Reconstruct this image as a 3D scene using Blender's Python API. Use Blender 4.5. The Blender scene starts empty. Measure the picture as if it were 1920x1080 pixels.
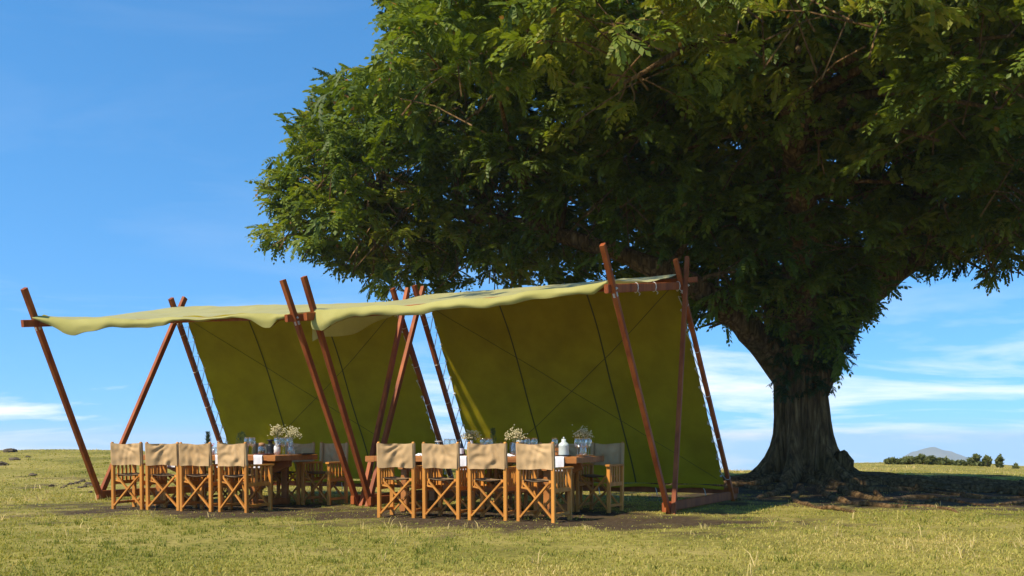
import bpy, bmesh, math, random
import numpy as np
from mathutils import Vector, Matrix, noise as mnoise

random.seed(7); RNG = np.random.default_rng(7)
SC = bpy.context.scene; COL = SC.collection
R = math.radians
# ------------------------------------------------------------------ camera
F_PX, HOR, EYE = 1850.0, 828.0, 0.9
cam = bpy.data.cameras.new('camera'); cam.sensor_width = 36.0
cam.lens = 36.0 * F_PX / 1920.0; cam.shift_y = (HOR - 540) / 1920.0
cam.clip_start = 0.05; cam.clip_end = 9000
camo = bpy.data.objects.new('camera', cam); COL.objects.link(camo)
camo.location = (0, 0, EYE); camo.rotation_euler = (R(90), 0, 0); SC.camera = camo
# ------------------------------------------------------------------ world, sun, exposure
SUN_DIR = Vector((-0.52, -0.40, 0.755)).normalized()
SUN_EL = math.asin(SUN_DIR.z); SUN_AZ = math.atan2(SUN_DIR.x, SUN_DIR.y)
world = bpy.data.worlds.new('World'); SC.world = world; world.use_nodes = True
def N(nt, typ, **kw):
    n = nt.nodes.new(typ)
    for k, v in kw.items():
        if k.startswith('i_'):
            key = k[2:]; key = int(key) if key.isdigit() else key.replace('_', ' ')
            n.inputs[key].default_value = v
        else: setattr(n, k, v)
    return n
def ramp(nt, stops, interp='LINEAR'):
    n = nt.nodes.new('ShaderNodeValToRGB'); n.color_ramp.interpolation = interp
    el = n.color_ramp.elements
    while len(el) < len(stops): el.new(0.5)
    for e, (p, c) in zip(el, stops):
        e.position = p; e.color = (c if len(c) == 4 else (*c, 1))
    return n
wn = world.node_tree; wn.nodes.clear(); L = wn.links.new
tc = N(wn, 'ShaderNodeTexCoord'); sep = N(wn, 'ShaderNodeSeparateXYZ'); L(tc.outputs['Generated'], sep.inputs[0])
zc0 = N(wn, 'ShaderNodeMath', operation='MAXIMUM', i_1=0.0); L(sep.outputs['Z'], zc0.inputs[0])
zc = N(wn, 'ShaderNodeMath', operation='MULTIPLY_ADD', i_1=0.84, i_2=0.18); L(zc0.outputs[0], zc.inputs[0])
cmb = N(wn, 'ShaderNodeCombineXYZ'); L(sep.outputs['X'], cmb.inputs['X']); L(sep.outputs['Y'], cmb.inputs['Y']); L(zc.outputs[0], cmb.inputs['Z'])
sky = N(wn, 'ShaderNodeTexSky', sky_type='NISHITA', sun_disc=False, sun_elevation=SUN_EL, sun_rotation=SUN_AZ,
        altitude=600, air_density=1.0, dust_density=0.0, ozone_density=4.0)
L(cmb.outputs[0], sky.inputs['Vector'])
hsv = N(wn, 'ShaderNodeHueSaturation', i_Hue=0.493, i_Saturation=1.22, i_Value=1.0); L(sky.outputs[0], hsv.inputs['Color'])
# thin cirrus: noise on the plane of the cloud deck (direction divided by height), same everywhere over the sky
zden = N(wn, 'ShaderNodeMath', operation='ADD', i_1=0.30); L(zc0.outputs[0], zden.inputs[0])
zq = N(wn, 'ShaderNodeMath', operation='MULTIPLY', i_1=5.0); L(sep.outputs['Z'], zq.inputs[0])
cm2 = N(wn, 'ShaderNodeCombineXYZ'); L(sep.outputs['X'], cm2.inputs['X']); L(sep.outputs['Y'], cm2.inputs['Y']); L(zq.outputs[0], cm2.inputs['Z'])
dv = N(wn, 'ShaderNodeVectorMath', operation='DIVIDE'); L(cm2.outputs[0], dv.inputs[0])
c3 = N(wn, 'ShaderNodeCombineXYZ'); [L(zden.outputs[0], c3.inputs[k]) for k in 'XYZ']; L(c3.outputs[0], dv.inputs[1])
mp = N(wn, 'ShaderNodeMapping'); mp.inputs['Scale'].default_value = (0.62, 0.9, 1.0); mp.inputs['Location'].default_value = (0.9, 7.2, 0)
L(dv.outputs[0], mp.inputs['Vector'])
n1 = N(wn, 'ShaderNodeTexNoise', i_Scale=1.9, i_Detail=9.0, i_Roughness=0.58, i_Distortion=0.5); L(mp.outputs[0], n1.inputs['Vector'])
cr = ramp(wn, [(0.47, (0, 0, 0)), (0.68, (1, 1, 1))]); L(n1.outputs['Fac'], cr.inputs[0])
low = N(wn, 'ShaderNodeMapRange', i_1=0.03, i_2=0.15, i_3=1.0, i_4=0.05); L(zc0.outputs[0], low.inputs[0])
cf = N(wn, 'ShaderNodeMath', operation='MULTIPLY'); L(cr.outputs[0], cf.inputs[0]); L(low.outputs[0], cf.inputs[1])
mix = N(wn, 'ShaderNodeMix', data_type='RGBA'); L(cf.outputs[0], mix.inputs[0]); L(hsv.outputs[0], mix.inputs[6])
mix.inputs[7].default_value = (5.9, 5.75, 5.6, 1)
bg = N(wn, 'ShaderNodeBackground', i_Strength=0.148); L(mix.outputs[2], bg.inputs[0])
wo = N(wn, 'ShaderNodeOutputWorld'); L(bg.outputs[0], wo.inputs[0])
sun = bpy.data.lights.new('sun', 'SUN'); sun.energy = 4.4; sun.angle = R(1.2); sun.color = (1.0, 0.90, 0.74)
suno = bpy.data.objects.new('sun', sun); COL.objects.link(suno); suno.location = (-20, -20, 30)
suno.rotation_euler = SUN_DIR.to_track_quat('Z', 'Y').to_euler()
vs = SC.view_settings; vs.view_transform = 'Standard'; vs.look = 'None'; vs.exposure = 0.72; vs.gamma = 1.0; vs.use_curve_mapping = False
SC.cycles.max_bounces = 8; SC.cycles.transparent_max_bounces = 12; SC.cycles.volume_bounces = 1

# ------------------------------------------------------------------ materials
MATS = {}
def mat(name, col=(.5, .5, .5), rough=0.7, build=None, spec=0.3):
    if name in MATS: return MATS[name]
    m = bpy.data.materials.new(name); m.use_nodes = True; nt = m.node_tree; b = nt.nodes['Principled BSDF']
    b.inputs['Base Color'].default_value = (*col, 1); b.inputs['Roughness'].default_value = rough
    b.inputs['Specular IOR Level'].default_value = spec
    if build: build(nt, b, nt.nodes['Material Output'])
    MATS[name] = m; return m
def noise_col(c0, c1, scale=6, stretch=(1, 1, 1), detail=6, coord='Object', bump=0.0, bscale=60, lo=.3, hi=.7, rnd=0.0):
    def f(nt, b, out):
        l = nt.links.new; t = N(nt, 'ShaderNodeTexCoord'); m = N(nt, 'ShaderNodeMapping'); m.inputs['Scale'].default_value = stretch
        l(t.outputs[coord], m.inputs['Vector'])
        n = N(nt, 'ShaderNodeTexNoise', i_Scale=scale, i_Detail=detail, i_Roughness=.6)
        oi = N(nt, 'ShaderNodeObjectInfo'); va = N(nt, 'ShaderNodeVectorMath', operation='ADD'); sc = N(nt, 'ShaderNodeMath', operation='MULTIPLY', i_1=37.0)
        l(oi.outputs['Random'], sc.inputs[0]); l(m.outputs[0], va.inputs[0]); l(sc.outputs[0], va.inputs[1]); l(va.outputs[0], n.inputs['Vector'])
        r = ramp(nt, [(lo, c0), (hi, c1)]); l(n.outputs['Fac'], r.inputs[0])
        src = r.outputs[0]
        if rnd:
            h = N(nt, 'ShaderNodeHueSaturation'); mr = N(nt, 'ShaderNodeMapRange', i_3=1 - rnd, i_4=1 + rnd); l(oi.outputs['Random'], mr.inputs[0])
            l(mr.outputs[0], h.inputs['Value']); l(src, h.inputs['Color']); src = h.outputs[0]
        l(src, b.inputs['Base Color'])
        if bump:
            n2 = N(nt, 'ShaderNodeTexNoise', i_Scale=bscale, i_Detail=4.0); l(va.outputs[0], n2.inputs['Vector'])
            bp = N(nt, 'ShaderNodeBump', i_Strength=bump, i_Distance=0.01); l(n2.outputs['Fac'], bp.inputs['Height']); l(bp.outputs[0], b.inputs['Normal'])
    return f
def canvas_build(c0, c1, trans, sheen=0.0):
    def f(nt, b, out):
        noise_col(c0, c1, scale=2.2, detail=5, bump=.25, bscale=9)(nt, b, out)
        l = nt.links.new; tr = N(nt, 'ShaderNodeBsdfTranslucent'); ms = N(nt, 'ShaderNodeMixShader', i_Fac=trans)
        b.inputs['Sheen Weight'].default_value = sheen; b.inputs['Sheen Roughness'].default_value = .45
        lk = b.inputs['Base Color'].links[0].from_socket
        l(lk, tr.inputs['Color']); l(b.outputs[0], ms.inputs[1]); l(tr.outputs[0], ms.inputs[2]); l(ms.outputs[0], out.inputs[0])
    return f
def leaf_build(stops, trans=.38):
    def f(nt, b, out):
        l = nt.links.new; a = N(nt, 'ShaderNodeAttribute', attribute_name='tone'); r = ramp(nt, stops); l(a.outputs['Fac'], r.inputs[0])
        l(r.outputs[0], b.inputs['Base Color'])
        tr = N(nt, 'ShaderNodeBsdfTranslucent'); h = N(nt, 'ShaderNodeHueSaturation', i_Hue=.485, i_Saturation=1.1, i_Value=1.35); l(r.outputs[0], h.inputs['Color'])
        l(h.outputs[0], tr.inputs['Color']); ms = N(nt, 'ShaderNodeMixShader', i_Fac=trans)
        l(b.outputs[0], ms.inputs[1]); l(tr.outputs[0], ms.inputs[2]); l(ms.outputs[0], out.inputs[0])
    return f
M_WOOD = mat('teak', rough=.5, build=noise_col((.40, .15, .022), (.64, .27, .045), 9, (1, 1, .12), bump=.1, rnd=.12))
M_POLE = mat('pole_wood', rough=.6, build=noise_col((.15, .030, .008), (.37, .098, .02), 7, (1, 1, .1), bump=.15, rnd=.15), spec=.22)
M_TABLE = mat('table_wood', rough=.5, build=noise_col((.22, .075, .018), (.46, .18, .04), 6, (.12, 1, 1), bump=.15, rnd=.15))
M_TAN = mat('tan_canvas', rough=.9, build=canvas_build((.43, .27, .125), (.54, .355, .175), .12), spec=.1)
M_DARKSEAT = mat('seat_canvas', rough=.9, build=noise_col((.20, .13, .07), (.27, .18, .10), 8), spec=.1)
M_CANVAS = mat('olive_canvas', rough=.85, build=canvas_build((.275, .205, .004), (.39, .30, .009), .32, .0), spec=.15)
M_ROOF = mat('faded_roof_canvas', rough=.8, build=canvas_build((.31, .28, .075), (.39, .35, .11), .12, .28), spec=.15)
M_SEAM = mat('seam', (.085, .072, .012), .9)
M_CORD = mat('cord', (.62, .58, .50), .9)
M_METAL = mat('metal', (.5, .48, .44), .35)
M_MDARK = mat('dark_iron', (.015, .015, .014), .45)
M_WHITE = mat('white_cloth', rough=.9, build=noise_col((.62, .60, .60), (.72, .70, .71), 9), spec=.1)
M_CERAM = mat('white_ceramic', (.66, .65, .62), .3, spec=.5)
M_ENAMEL = mat('pale_enamel', (.48, .52, .47), .35, spec=.5)
M_CORK = mat('cork', (.33, .17, .07), .8)
M_BLACK = mat('black_plate', (.012, .012, .013), .3, spec=.5)
M_MAROON = mat('maroon', (.10, .018, .02), .7)
def glass_build(nt, b, out):
    l = nt.links.new; tb = N(nt, 'ShaderNodeBsdfTransparent'); tb.inputs[0].default_value = (.93, .95, .94, 1)
    g = N(nt, 'ShaderNodeBsdfGlossy', i_Roughness=.04); g.inputs[0].default_value = (.95, .95, .95, 1)
    fr = N(nt, 'ShaderNodeLayerWeight', i_Blend=.35); mr = N(nt, 'ShaderNodeMapRange', i_3=.07, i_4=.6); l(fr.outputs['Facing'], mr.inputs[0])
    ms = N(nt, 'ShaderNodeMixShader'); l(mr.outputs[0], ms.inputs[0]); l(tb.outputs[0], ms.inputs[1]); l(g.outputs[0], ms.inputs[2]); l(ms.outputs[0], out.inputs[0])
M_GLASS = mat('glass', build=glass_build)
M_LEAF = mat('tree_leaf', rough=.5, spec=.2, build=leaf_build([(0, (.044, .074, .010)), (.45, (.106, .152, .018)), (.8, (.175, .215, .028)), (.97, (.24, .24, .04)), (1, (.28, .16, .05))], .40))
M_IVY = mat('ivy_leaf', rough=.45, build=leaf_build([(0, (.014, .035, .010)), (1, (.05, .09, .016))], .25))
M_HERB = mat('herb_leaf', rough=.6, build=leaf_build([(0, (.05, .09, .03)), (1, (.14, .18, .06))], .3))
M_BUSH = mat('bush_leaf', rough=.6, build=leaf_build([(0, (.07, .09, .025)), (1, (.17, .18, .05))], .3))
M_GRASS = mat('grass_blade', rough=.6, build=leaf_build([(0, (.17, .19, .032)), (.4, (.33, .315, .055)), (.75, (.47, .39, .10)), (1, (.62, .48, .20))], .35), spec=.2)
M_FLOWER = mat('cream_flower', (.60, .51, .27), .8)
M_ORANGE = mat('orange_petal', (.75, .14, .02), .6)
M_STEM = mat('stem', (.16, .17, .06), .7)
def bark_build(nt, b, out):
    l = nt.links.new; t = N(nt, 'ShaderNodeTexCoord'); m = N(nt, 'ShaderNodeMapping'); m.inputs['Scale'].default_value = (5, 5, .7); l(t.outputs['Object'], m.inputs['Vector'])
    n = N(nt, 'ShaderNodeTexNoise', i_Scale=2.6, i_Detail=10.0, i_Roughness=.72, i_Distortion=.35); l(m.outputs[0], n.inputs['Vector'])
    r = ramp(nt, [(.32, (.045, .026, .012)), (.55, (.27, .16, .065)), (.75, (.52, .35, .17))]); l(n.outputs['Fac'], r.inputs[0])
    n2 = N(nt, 'ShaderNodeTexNoise', i_Scale=1.3, i_Detail=5.0); l(t.outputs['Object'], n2.inputs['Vector'])
    r2 = ramp(nt, [(.52, (0, 0, 0)), (.68, (1, 1, 1))]); l(n2.outputs['Fac'], r2.inputs[0]); mu = N(nt, 'ShaderNodeMath', operation='MULTIPLY', i_1=.4); l(r2.outputs[0], mu.inputs[0])
    mx = N(nt, 'ShaderNodeMix', data_type='RGBA'); l(mu.outputs[0], mx.inputs[0]); l(r.outputs[0], mx.inputs[6]); mx.inputs[7].default_value = (.10, .09, .025, 1)
    m2 = N(nt, 'ShaderNodeMapping'); m2.inputs['Scale'].default_value = (15, 15, 1.5); l(t.outputs['Object'], m2.inputs['Vector']); ad = N(nt, 'ShaderNodeMix', data_type='VECTOR'); ad.inputs[0].default_value = .35; l(m2.outputs[0], ad.inputs[4]); l(n.outputs['Color'], ad.inputs[5])
    vo = N(nt, 'ShaderNodeTexVoronoi', feature='DISTANCE_TO_EDGE', i_Scale=1.0); l(ad.outputs[1], vo.inputs['Vector']); rc = ramp(nt, [(.0, (.5, .47, .45)), (.2, (1, 1, 1))]); l(vo.outputs['Distance'], rc.inputs[0])
    mc = N(nt, 'ShaderNodeMix', data_type='RGBA', blend_type='MULTIPLY'); mc.inputs[0].default_value = 1; l(mx.outputs[2], mc.inputs[6]); l(rc.outputs[0], mc.inputs[7]); l(mc.outputs[2], b.inputs['Base Color'])
    hh = N(nt, 'ShaderNodeMath', operation='MULTIPLY_ADD', i_1=.35); l(rc.outputs[0], hh.inputs[0]); l(n.outputs['Fac'], hh.inputs[2])
    bp = N(nt, 'ShaderNodeBump', i_Strength=1.0, i_Distance=.09); l(hh.outputs[0], bp.inputs['Height']); l(bp.outputs[0], b.inputs['Normal'])
M_BARK = mat('bark', rough=.9, build=bark_build, spec=.1)
M_TWIG = mat('twig', rough=.9, build=noise_col((.16, .10, .05), (.34, .24, .14), 5), spec=.1)
M_ROCK = mat('lava_rock', rough=.95, build=noise_col((.045, .034, .022), (.13, .10, .065), 9, bump=.6, bscale=30, rnd=.2), spec=.1)
M_MOUNT = mat('mountain', rough=1, build=noise_col((.07, .08, .05), (.13, .12, .08), .02), spec=0)

# ------------------------------------------------------------------ mesh helpers
class MB:
    def __init__(s): s.v = []; s.f = []; s.sm = []
    def add(s, vs, fs, smooth=False):
        o = len(s.v); s.v += [tuple(v) for v in vs]; s.f += [tuple(i + o for i in f) for f in fs]; s.sm += [smooth] * len(fs); return s
    def box(s, c, size, rot=None):
        h = [k / 2 for k in size]; c = Vector(c); vs = []
        for x in (-1, 1):
            for y in (-1, 1):
                for z in (-1, 1):
                    v = Vector((x * h[0], y * h[1], z * h[2])); vs.append(c + (rot @ v if rot else v))
        return s.add(vs, [(0, 1, 3, 2), (4, 6, 7, 5), (0, 4, 5, 1), (2, 3, 7, 6), (0, 2, 6, 4), (1, 5, 7, 3)])
    def bar(s, a, b, w, t, up=(0, 0, 1), bev=.15):
        """square timber from a to b; w across, t along 'up'; chamfered edges"""
        a, b = Vector(a), Vector(b); d = (b - a).normalized(); up = Vector(up); sd = d.cross(up)
        if sd.length < 1e-4: sd = d.cross(Vector((1, 0, 0)))
        sd.normalize(); u = sd.cross(d).normalized(); c = min(w, t) * bev; W, T = w / 2, t / 2
        pr = [(-W, -T + c), (-W + c, -T), (W - c, -T), (W, -T + c), (W, T - c), (W - c, T), (-W + c, T), (-W, T - c)]
        vs = [a + sd * x + u * y for x, y in pr] + [b + sd * x + u * y for x, y in pr]
        return s.add(vs, [tuple(range(7, -1, -1)), tuple(range(8, 16))] + [(i, (i + 1) % 8, (i + 1) % 8 + 8, i + 8) for i in range(8)])
    def tube(s, pts, rad, n=6, caps=True):
        pts = [Vector(p) for p in pts]; rad = rad if hasattr(rad, '__len__') else [rad] * len(pts); vs = []; fs = []; prev = None
        for i, p in enumerate(pts):
            d = (pts[min(i + 1, len(pts) - 1)] - pts[max(i - 1, 0)]).normalized()
            if prev is None: x = d.orthogonal().normalized()
            else:
                x = prev - d * prev.dot(d); x = x.normalized() if x.length > 1e-6 else d.orthogonal().normalized()
            prev = x; y = d.cross(x)
            for k in range(n): a = 2 * math.pi * k / n; vs.append(p + (x * math.cos(a) + y * math.sin(a)) * rad[i])
        for i in range(len(pts) - 1):
            for k in range(n): k2 = (k + 1) % n; fs.append((i * n + k, i * n + k2, (i + 1) * n + k2, (i + 1) * n + k))
        if caps: fs += [tuple(range(n - 1, -1, -1)), tuple(range((len(pts) - 1) * n, len(pts) * n))]
        return s.add(vs, fs, n > 5)
    def lathe(s, prof, n=14, c=(0, 0, 0)):
        vs = []; fs = []
        for r, z in prof:
            for k in range(n): a = 2 * math.pi * k / n; vs.append((c[0] + r * math.cos(a), c[1] + r * math.sin(a), c[2] + z))
        for i in range(len(prof) - 1):
            for k in range(n): k2 = (k + 1) % n; fs.append((i * n + k, i * n + k2, (i + 1) * n + k2, (i + 1) * n + k))
        return s.add(vs, fs, True)
    def grid(s, fn, nu, nv, thick=0.0):
        P = [[Vector(fn(i / nu, j / nv)) for j in range(nv + 1)] for i in range(nu + 1)]
        vs = [p for row in P for p in row]; fs = [(i * (nv + 1) + j, (i + 1) * (nv + 1) + j, (i + 1) * (nv + 1) + j + 1, i * (nv + 1) + j + 1) for i in range(nu) for j in range(nv)]
        return s.add(vs, fs, True)
    def mesh(s, name, m):
        me = bpy.data.meshes.new(name); me.from_pydata(s.v, [], s.f); me.materials.append(m)
        me.polygons.foreach_set('use_smooth', s.sm); me.update(); return me
    def obj(s, name, m, parent=None, loc=None): return link(name, s.mesh(name, m), parent, loc)
def link(name, me, parent=None, loc=None):
    o = bpy.data.objects.new(name, me); COL.objects.link(o); o.parent = parent
    if loc is not None: o.location = loc
    return o
def thing(name, label, cat, loc=(0, 0, 0), rz=0, group=None):
    o = bpy.data.objects.new(name, None); o.empty_display_size = .2; COL.objects.link(o); o.location = loc; o.rotation_euler = (0, 0, rz)
    return tag(o, label, cat, group)
def tag(o, label=None, cat=None, group=None, kind=None):
    for k, v in (('label', label), ('category', cat), ('group', group), ('kind', kind)):
        if v: o[k] = v
    return o
def copy_tree(o, parent=None):
    c = o.copy(); COL.objects.link(c); c.parent = parent
    for ch in list(o.children): copy_tree(ch, c)
    return c
def np_mesh(name, V, T, m, tone=None, smooth=False):
    """big mesh from numpy arrays; T is (n,k) faces; tone a per-vertex float"""
    me = bpy.data.meshes.new(name); k = T.shape[1]
    me.vertices.add(len(V)); me.vertices.foreach_set('co', V.astype(np.float32).ravel())
    me.loops.add(T.size); me.loops.foreach_set('vertex_index', T.astype(np.int32).ravel())
    me.polygons.add(len(T)); me.polygons.foreach_set('loop_start', np.arange(0, T.size, k, dtype=np.int32))
    me.polygons.foreach_set('use_smooth', np.full(len(T), smooth))
    if tone is not None:
        a = me.attributes.new('tone', 'FLOAT', 'POINT'); a.data.foreach_set('value', tone.astype(np.float32))
    me.update(calc_edges=True); me.materials.append(m); return me
def at(px, py, d):
    """world point at depth d seen at photograph pixel (px,py)"""
    return Vector(((px - 960) / F_PX * d, d, EYE - (py - HOR) / F_PX * d))
def sm(a, b, x):
    t = np.clip((x - a) / (b - a), 0, 1); return t * t * (3 - 2 * t)
def fbm(x, y, seed=0, oct=4):
    """cheap vectorised value noise, about -1..1"""
    r = np.random.default_rng(seed); tab = r.random((64, 64)) * 2 - 1; out = np.zeros_like(x, dtype=float); amp = 1; tot = 0
    for o in range(oct):
        xs = x * 2 ** o + 17.3 * o; ys = y * 2 ** o + 5.7 * o; xi = np.floor(xs).astype(int); yi = np.floor(ys).astype(int); u = xs - xi; v = ys - yi
        u = u * u * (3 - 2 * u); v = v * v * (3 - 2 * v); g = lambda a, b: tab[a % 64, b % 64]
        out += amp * ((g(xi, yi) * (1 - u) + g(xi + 1, yi) * u) * (1 - v) + (g(xi, yi + 1) * (1 - u) + g(xi + 1, yi + 1) * u) * v); tot += amp; amp *= .5
    return out / tot

# ------------------------------------------------------------------ terrain
CR = np.array([(-900, 846, 30), (0, 846, 30), (100, 844, 30), (250, 847, 30), (330, 855, 29), (450, 856, 28), (700, 850, 28), (830, 841, 28), (1000, 856, 27), (1300, 888, 25),
               (1380, 895, 24), (1440, 893, 25), (1600, 873, 36), (1720, 867, 42), (1850, 872, 42), (1920, 879, 40), (2800, 884, 40)], float)
TREE = np.array([5.6, 19.0])
def ground_z(x, y):
    x = np.asarray(x, float); y = np.asarray(y, float)
    px = 960 + F_PX * x / np.maximum(y, 4.0)
    dc = np.interp(px, CR[:, 0], CR[:, 2]); yp = np.interp(px, CR[:, 0], CR[:, 1]); hc = EYE - (yp - HOR) / F_PX * dc
    z = hc * sm(16, 1, (16 + 0 * y)) * 0
    up = sm(0, 1, (y - 17.5) / (dc - 17.5)); z = hc * up
    t = np.maximum(y - dc, 0); s, T = .075, 26.0
    z = z - np.where(t < T, s * t * t / (2 * T), s * T / 2 + s * (t - T))
    r = np.hypot(x - TREE[0], (y - TREE[1]) * 1.2); near = np.exp(-np.maximum(y, 0) / 120)
    z = z + .16 * np.exp(-(r / 2.6) ** 2)
    z = z + .05 * np.exp(-((x - 9.5) / 5.5) ** 2 - ((y - 19) / 2.6) ** 2) * (1 + .8 * fbm(x * 2.1, y * 2.1, 5))
    rough = np.clip((y - 16) / 6, .25, 1) * np.clip(1.6 - y / 60, 0, 1)
    return z + rough * (.035 * fbm(x * .55, y * .55, 1) + .022 * fbm(x * 2.3, y * 2.3, 2, 3)) * near
def gz(x, y): return float(ground_z(np.array([x]), np.array([y]))[0])
def axis(a, b, st, lim_lo, lim_hi):
    c = list(np.arange(a, b, st)); p, q = st, st
    while c[-1] < lim_hi: q *= 1.22; c.append(c[-1] + q)
    while c[0] > lim_lo: p *= 1.22; c.insert(0, c[0] - p)
    return np.array(c)
gx = axis(-20, 24, .19, -2400, 2400); gy = axis(5, 48, .19, -150, 2500)
X, Y = np.meshgrid(gx, gy, indexing='ij'); Z = ground_z(X, Y)
idx = np.arange(X.size).reshape(X.shape)
Q = np.stack([idx[:-1, :-1], idx[1:, :-1], idx[1:, 1:], idx[:-1, 1:]], -1).reshape(-1, 4)
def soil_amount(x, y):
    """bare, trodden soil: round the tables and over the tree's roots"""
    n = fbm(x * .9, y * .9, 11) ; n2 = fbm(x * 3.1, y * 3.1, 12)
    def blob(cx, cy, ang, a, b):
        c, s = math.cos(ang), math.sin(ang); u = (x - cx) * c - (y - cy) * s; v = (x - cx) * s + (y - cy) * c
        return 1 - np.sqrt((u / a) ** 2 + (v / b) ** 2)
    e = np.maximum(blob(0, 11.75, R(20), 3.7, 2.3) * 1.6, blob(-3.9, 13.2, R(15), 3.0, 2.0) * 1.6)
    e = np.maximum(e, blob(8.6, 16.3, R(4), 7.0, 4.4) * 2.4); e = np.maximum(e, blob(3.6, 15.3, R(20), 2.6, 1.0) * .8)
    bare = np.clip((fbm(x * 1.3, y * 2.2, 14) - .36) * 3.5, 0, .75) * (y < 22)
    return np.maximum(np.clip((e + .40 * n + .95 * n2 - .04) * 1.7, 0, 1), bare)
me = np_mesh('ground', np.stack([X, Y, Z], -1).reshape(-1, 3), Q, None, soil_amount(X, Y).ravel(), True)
def ground_build(nt, b, out):
    l = nt.links.new; t = N(nt, 'ShaderNodeTexCoord'); P = t.outputs['Object']
    a = N(nt, 'ShaderNodeTexNoise', i_Scale=.7, i_Detail=8.0, i_Roughness=.65); l(P, a.inputs['Vector'])
    c = N(nt, 'ShaderNodeTexNoise', i_Scale=14.0, i_Detail=6.0, i_Roughness=.7); l(P, c.inputs['Vector'])
    r1 = ramp(nt, [(.30, (.15, .14, .026)), (.5, (.27, .23, .052)), (.72, (.40, .315, .10))]); l(a.outputs['Fac'], r1.inputs[0])
    r2 = ramp(nt, [(.3, (.35, .35, .35)), (.7, (1.25, 1.25, 1.2))]); l(c.outputs['Fac'], r2.inputs[0])
    mu = N(nt, 'ShaderNodeMix', data_type='RGBA', blend_type='MULTIPLY'); mu.inputs[0].default_value = .85; l(r1.outputs[0], mu.inputs[6]); l(r2.outputs[0], mu.inputs[7])
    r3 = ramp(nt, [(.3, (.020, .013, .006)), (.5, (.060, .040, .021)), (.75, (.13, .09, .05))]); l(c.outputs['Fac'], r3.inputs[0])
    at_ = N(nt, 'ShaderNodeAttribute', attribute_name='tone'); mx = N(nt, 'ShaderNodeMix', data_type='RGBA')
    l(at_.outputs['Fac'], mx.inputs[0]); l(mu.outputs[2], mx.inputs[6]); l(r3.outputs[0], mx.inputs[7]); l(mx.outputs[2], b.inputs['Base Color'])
    bp = N(nt, 'ShaderNodeBump', i_Strength=.7, i_Distance=.04); l(c.outputs['Fac'], bp.inputs['Height']); l(bp.outputs[0], b.inputs['Normal'])
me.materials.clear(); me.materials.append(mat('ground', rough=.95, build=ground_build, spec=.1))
tag(link('ground', me), kind='structure')

def grass_mesh(name, n, d0, d1, hmul, seed, dens=None, blades=7, straw=0.0):
    r = np.random.default_rng(seed)
    d = np.exp(r.uniform(math.log(d0), math.log(d1), n)); px = r.uniform(-160, 2080, n); x = (px - 960) / F_PX * d; y = d
    so = soil_amount(x, y); keep = r.random(n) > so * .80
    patch = fbm(x * .8, y * .8, 21); keep &= r.random(n) < np.clip(.72 + .9 * patch, .12, 1)
    if dens is not None: keep &= r.random(n) < dens(x, y)
    x, y, so, patch = x[keep], y[keep], so[keep], patch[keep]; n = len(x); z = ground_z(x, y)
    lod = np.clip(y / 12, .75, 2.2)
    bx = np.repeat(x, blades) + r.normal(0, .035, n * blades) * np.repeat(lod, blades); by = np.repeat(y, blades) + r.normal(0, .035, n * blades) * np.repeat(lod, blades)
    bz = np.repeat(z, blades) - .006; m = n * blades
    h = hmul * r.uniform(.55, 1.5, m) * np.repeat(r.uniform(.6, 1.35, n) * (1 - .4 * so), blades); w = .0055 * r.uniform(.7, 1.4, m) * np.repeat(lod, blades)
    az = r.uniform(0, 2 * math.pi, m); le = r.uniform(.1, .95, m) * h; fa = r.uniform(0, math.pi, m)
    wx, wy = np.cos(fa) * w, np.sin(fa) * w; lx, ly = np.cos(az) * le, np.sin(az) * le
    V = np.empty((m, 5, 3))
    V[:, 0] = np.stack([bx - wx, by - wy, bz], -1); V[:, 1] = np.stack([bx + wx, by + wy, bz], -1)
    V[:, 2] = np.stack([bx + lx * .35 + wx * .75, by + ly * .35 + wy * .75, bz + h * .55], -1); V[:, 3] = np.stack([bx + lx * .35 - wx * .75, by + ly * .35 - wy * .75, bz + h * .55], -1)
    V[:, 4] = np.stack([bx + lx, by + ly, bz + h * .85], -1)
    o = np.arange(m)[:, None] * 5; T = np.concatenate([o + np.array([[0, 1, 2]]), o + np.array([[0, 2, 3]]), o + np.array([[3, 2, 4]])], 0)
    big = fbm(x * .35, y * .35, 33)
    tone = np.clip(0.43 + straw + .42 * big + .26 * patch + .012 * np.maximum(y - 14, 0), 0, 1); tone = np.clip(np.repeat(tone, blades) + r.normal(0, .16, m), 0, 1)
    return np_mesh(name, V.reshape(-1, 3), T, M_GRASS, np.repeat(tone, 5))
tag(link('short_grass', grass_mesh('short_grass', 52000, 5.6, 44, .025, 3, blades=7)), 'short yellow green grass covering the hilltop', 'grass', kind='stuff')
tag(link('weed_tufts', grass_mesh('weed_tufts', 2600, 6, 30, .045, 8, dens=lambda x, y: np.clip(fbm(x * 1.1, y * 1.1, 44) * 2.5, .02, 1), blades=14, straw=-.55)), 'dark green weedy tufts scattered through the lawn', 'weeds', kind='stuff')
tag(link('dry_grass', grass_mesh('dry_grass', 1700, 6, 44, .095, 4, dens=lambda x, y: np.clip(fbm(x * .5, y * .5, 40) * 2.2 + .12, .03, 1), blades=5, straw=.42)), 'longer dry straw stalks sticking out of the lawn', 'dry grass', kind='stuff')

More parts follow.
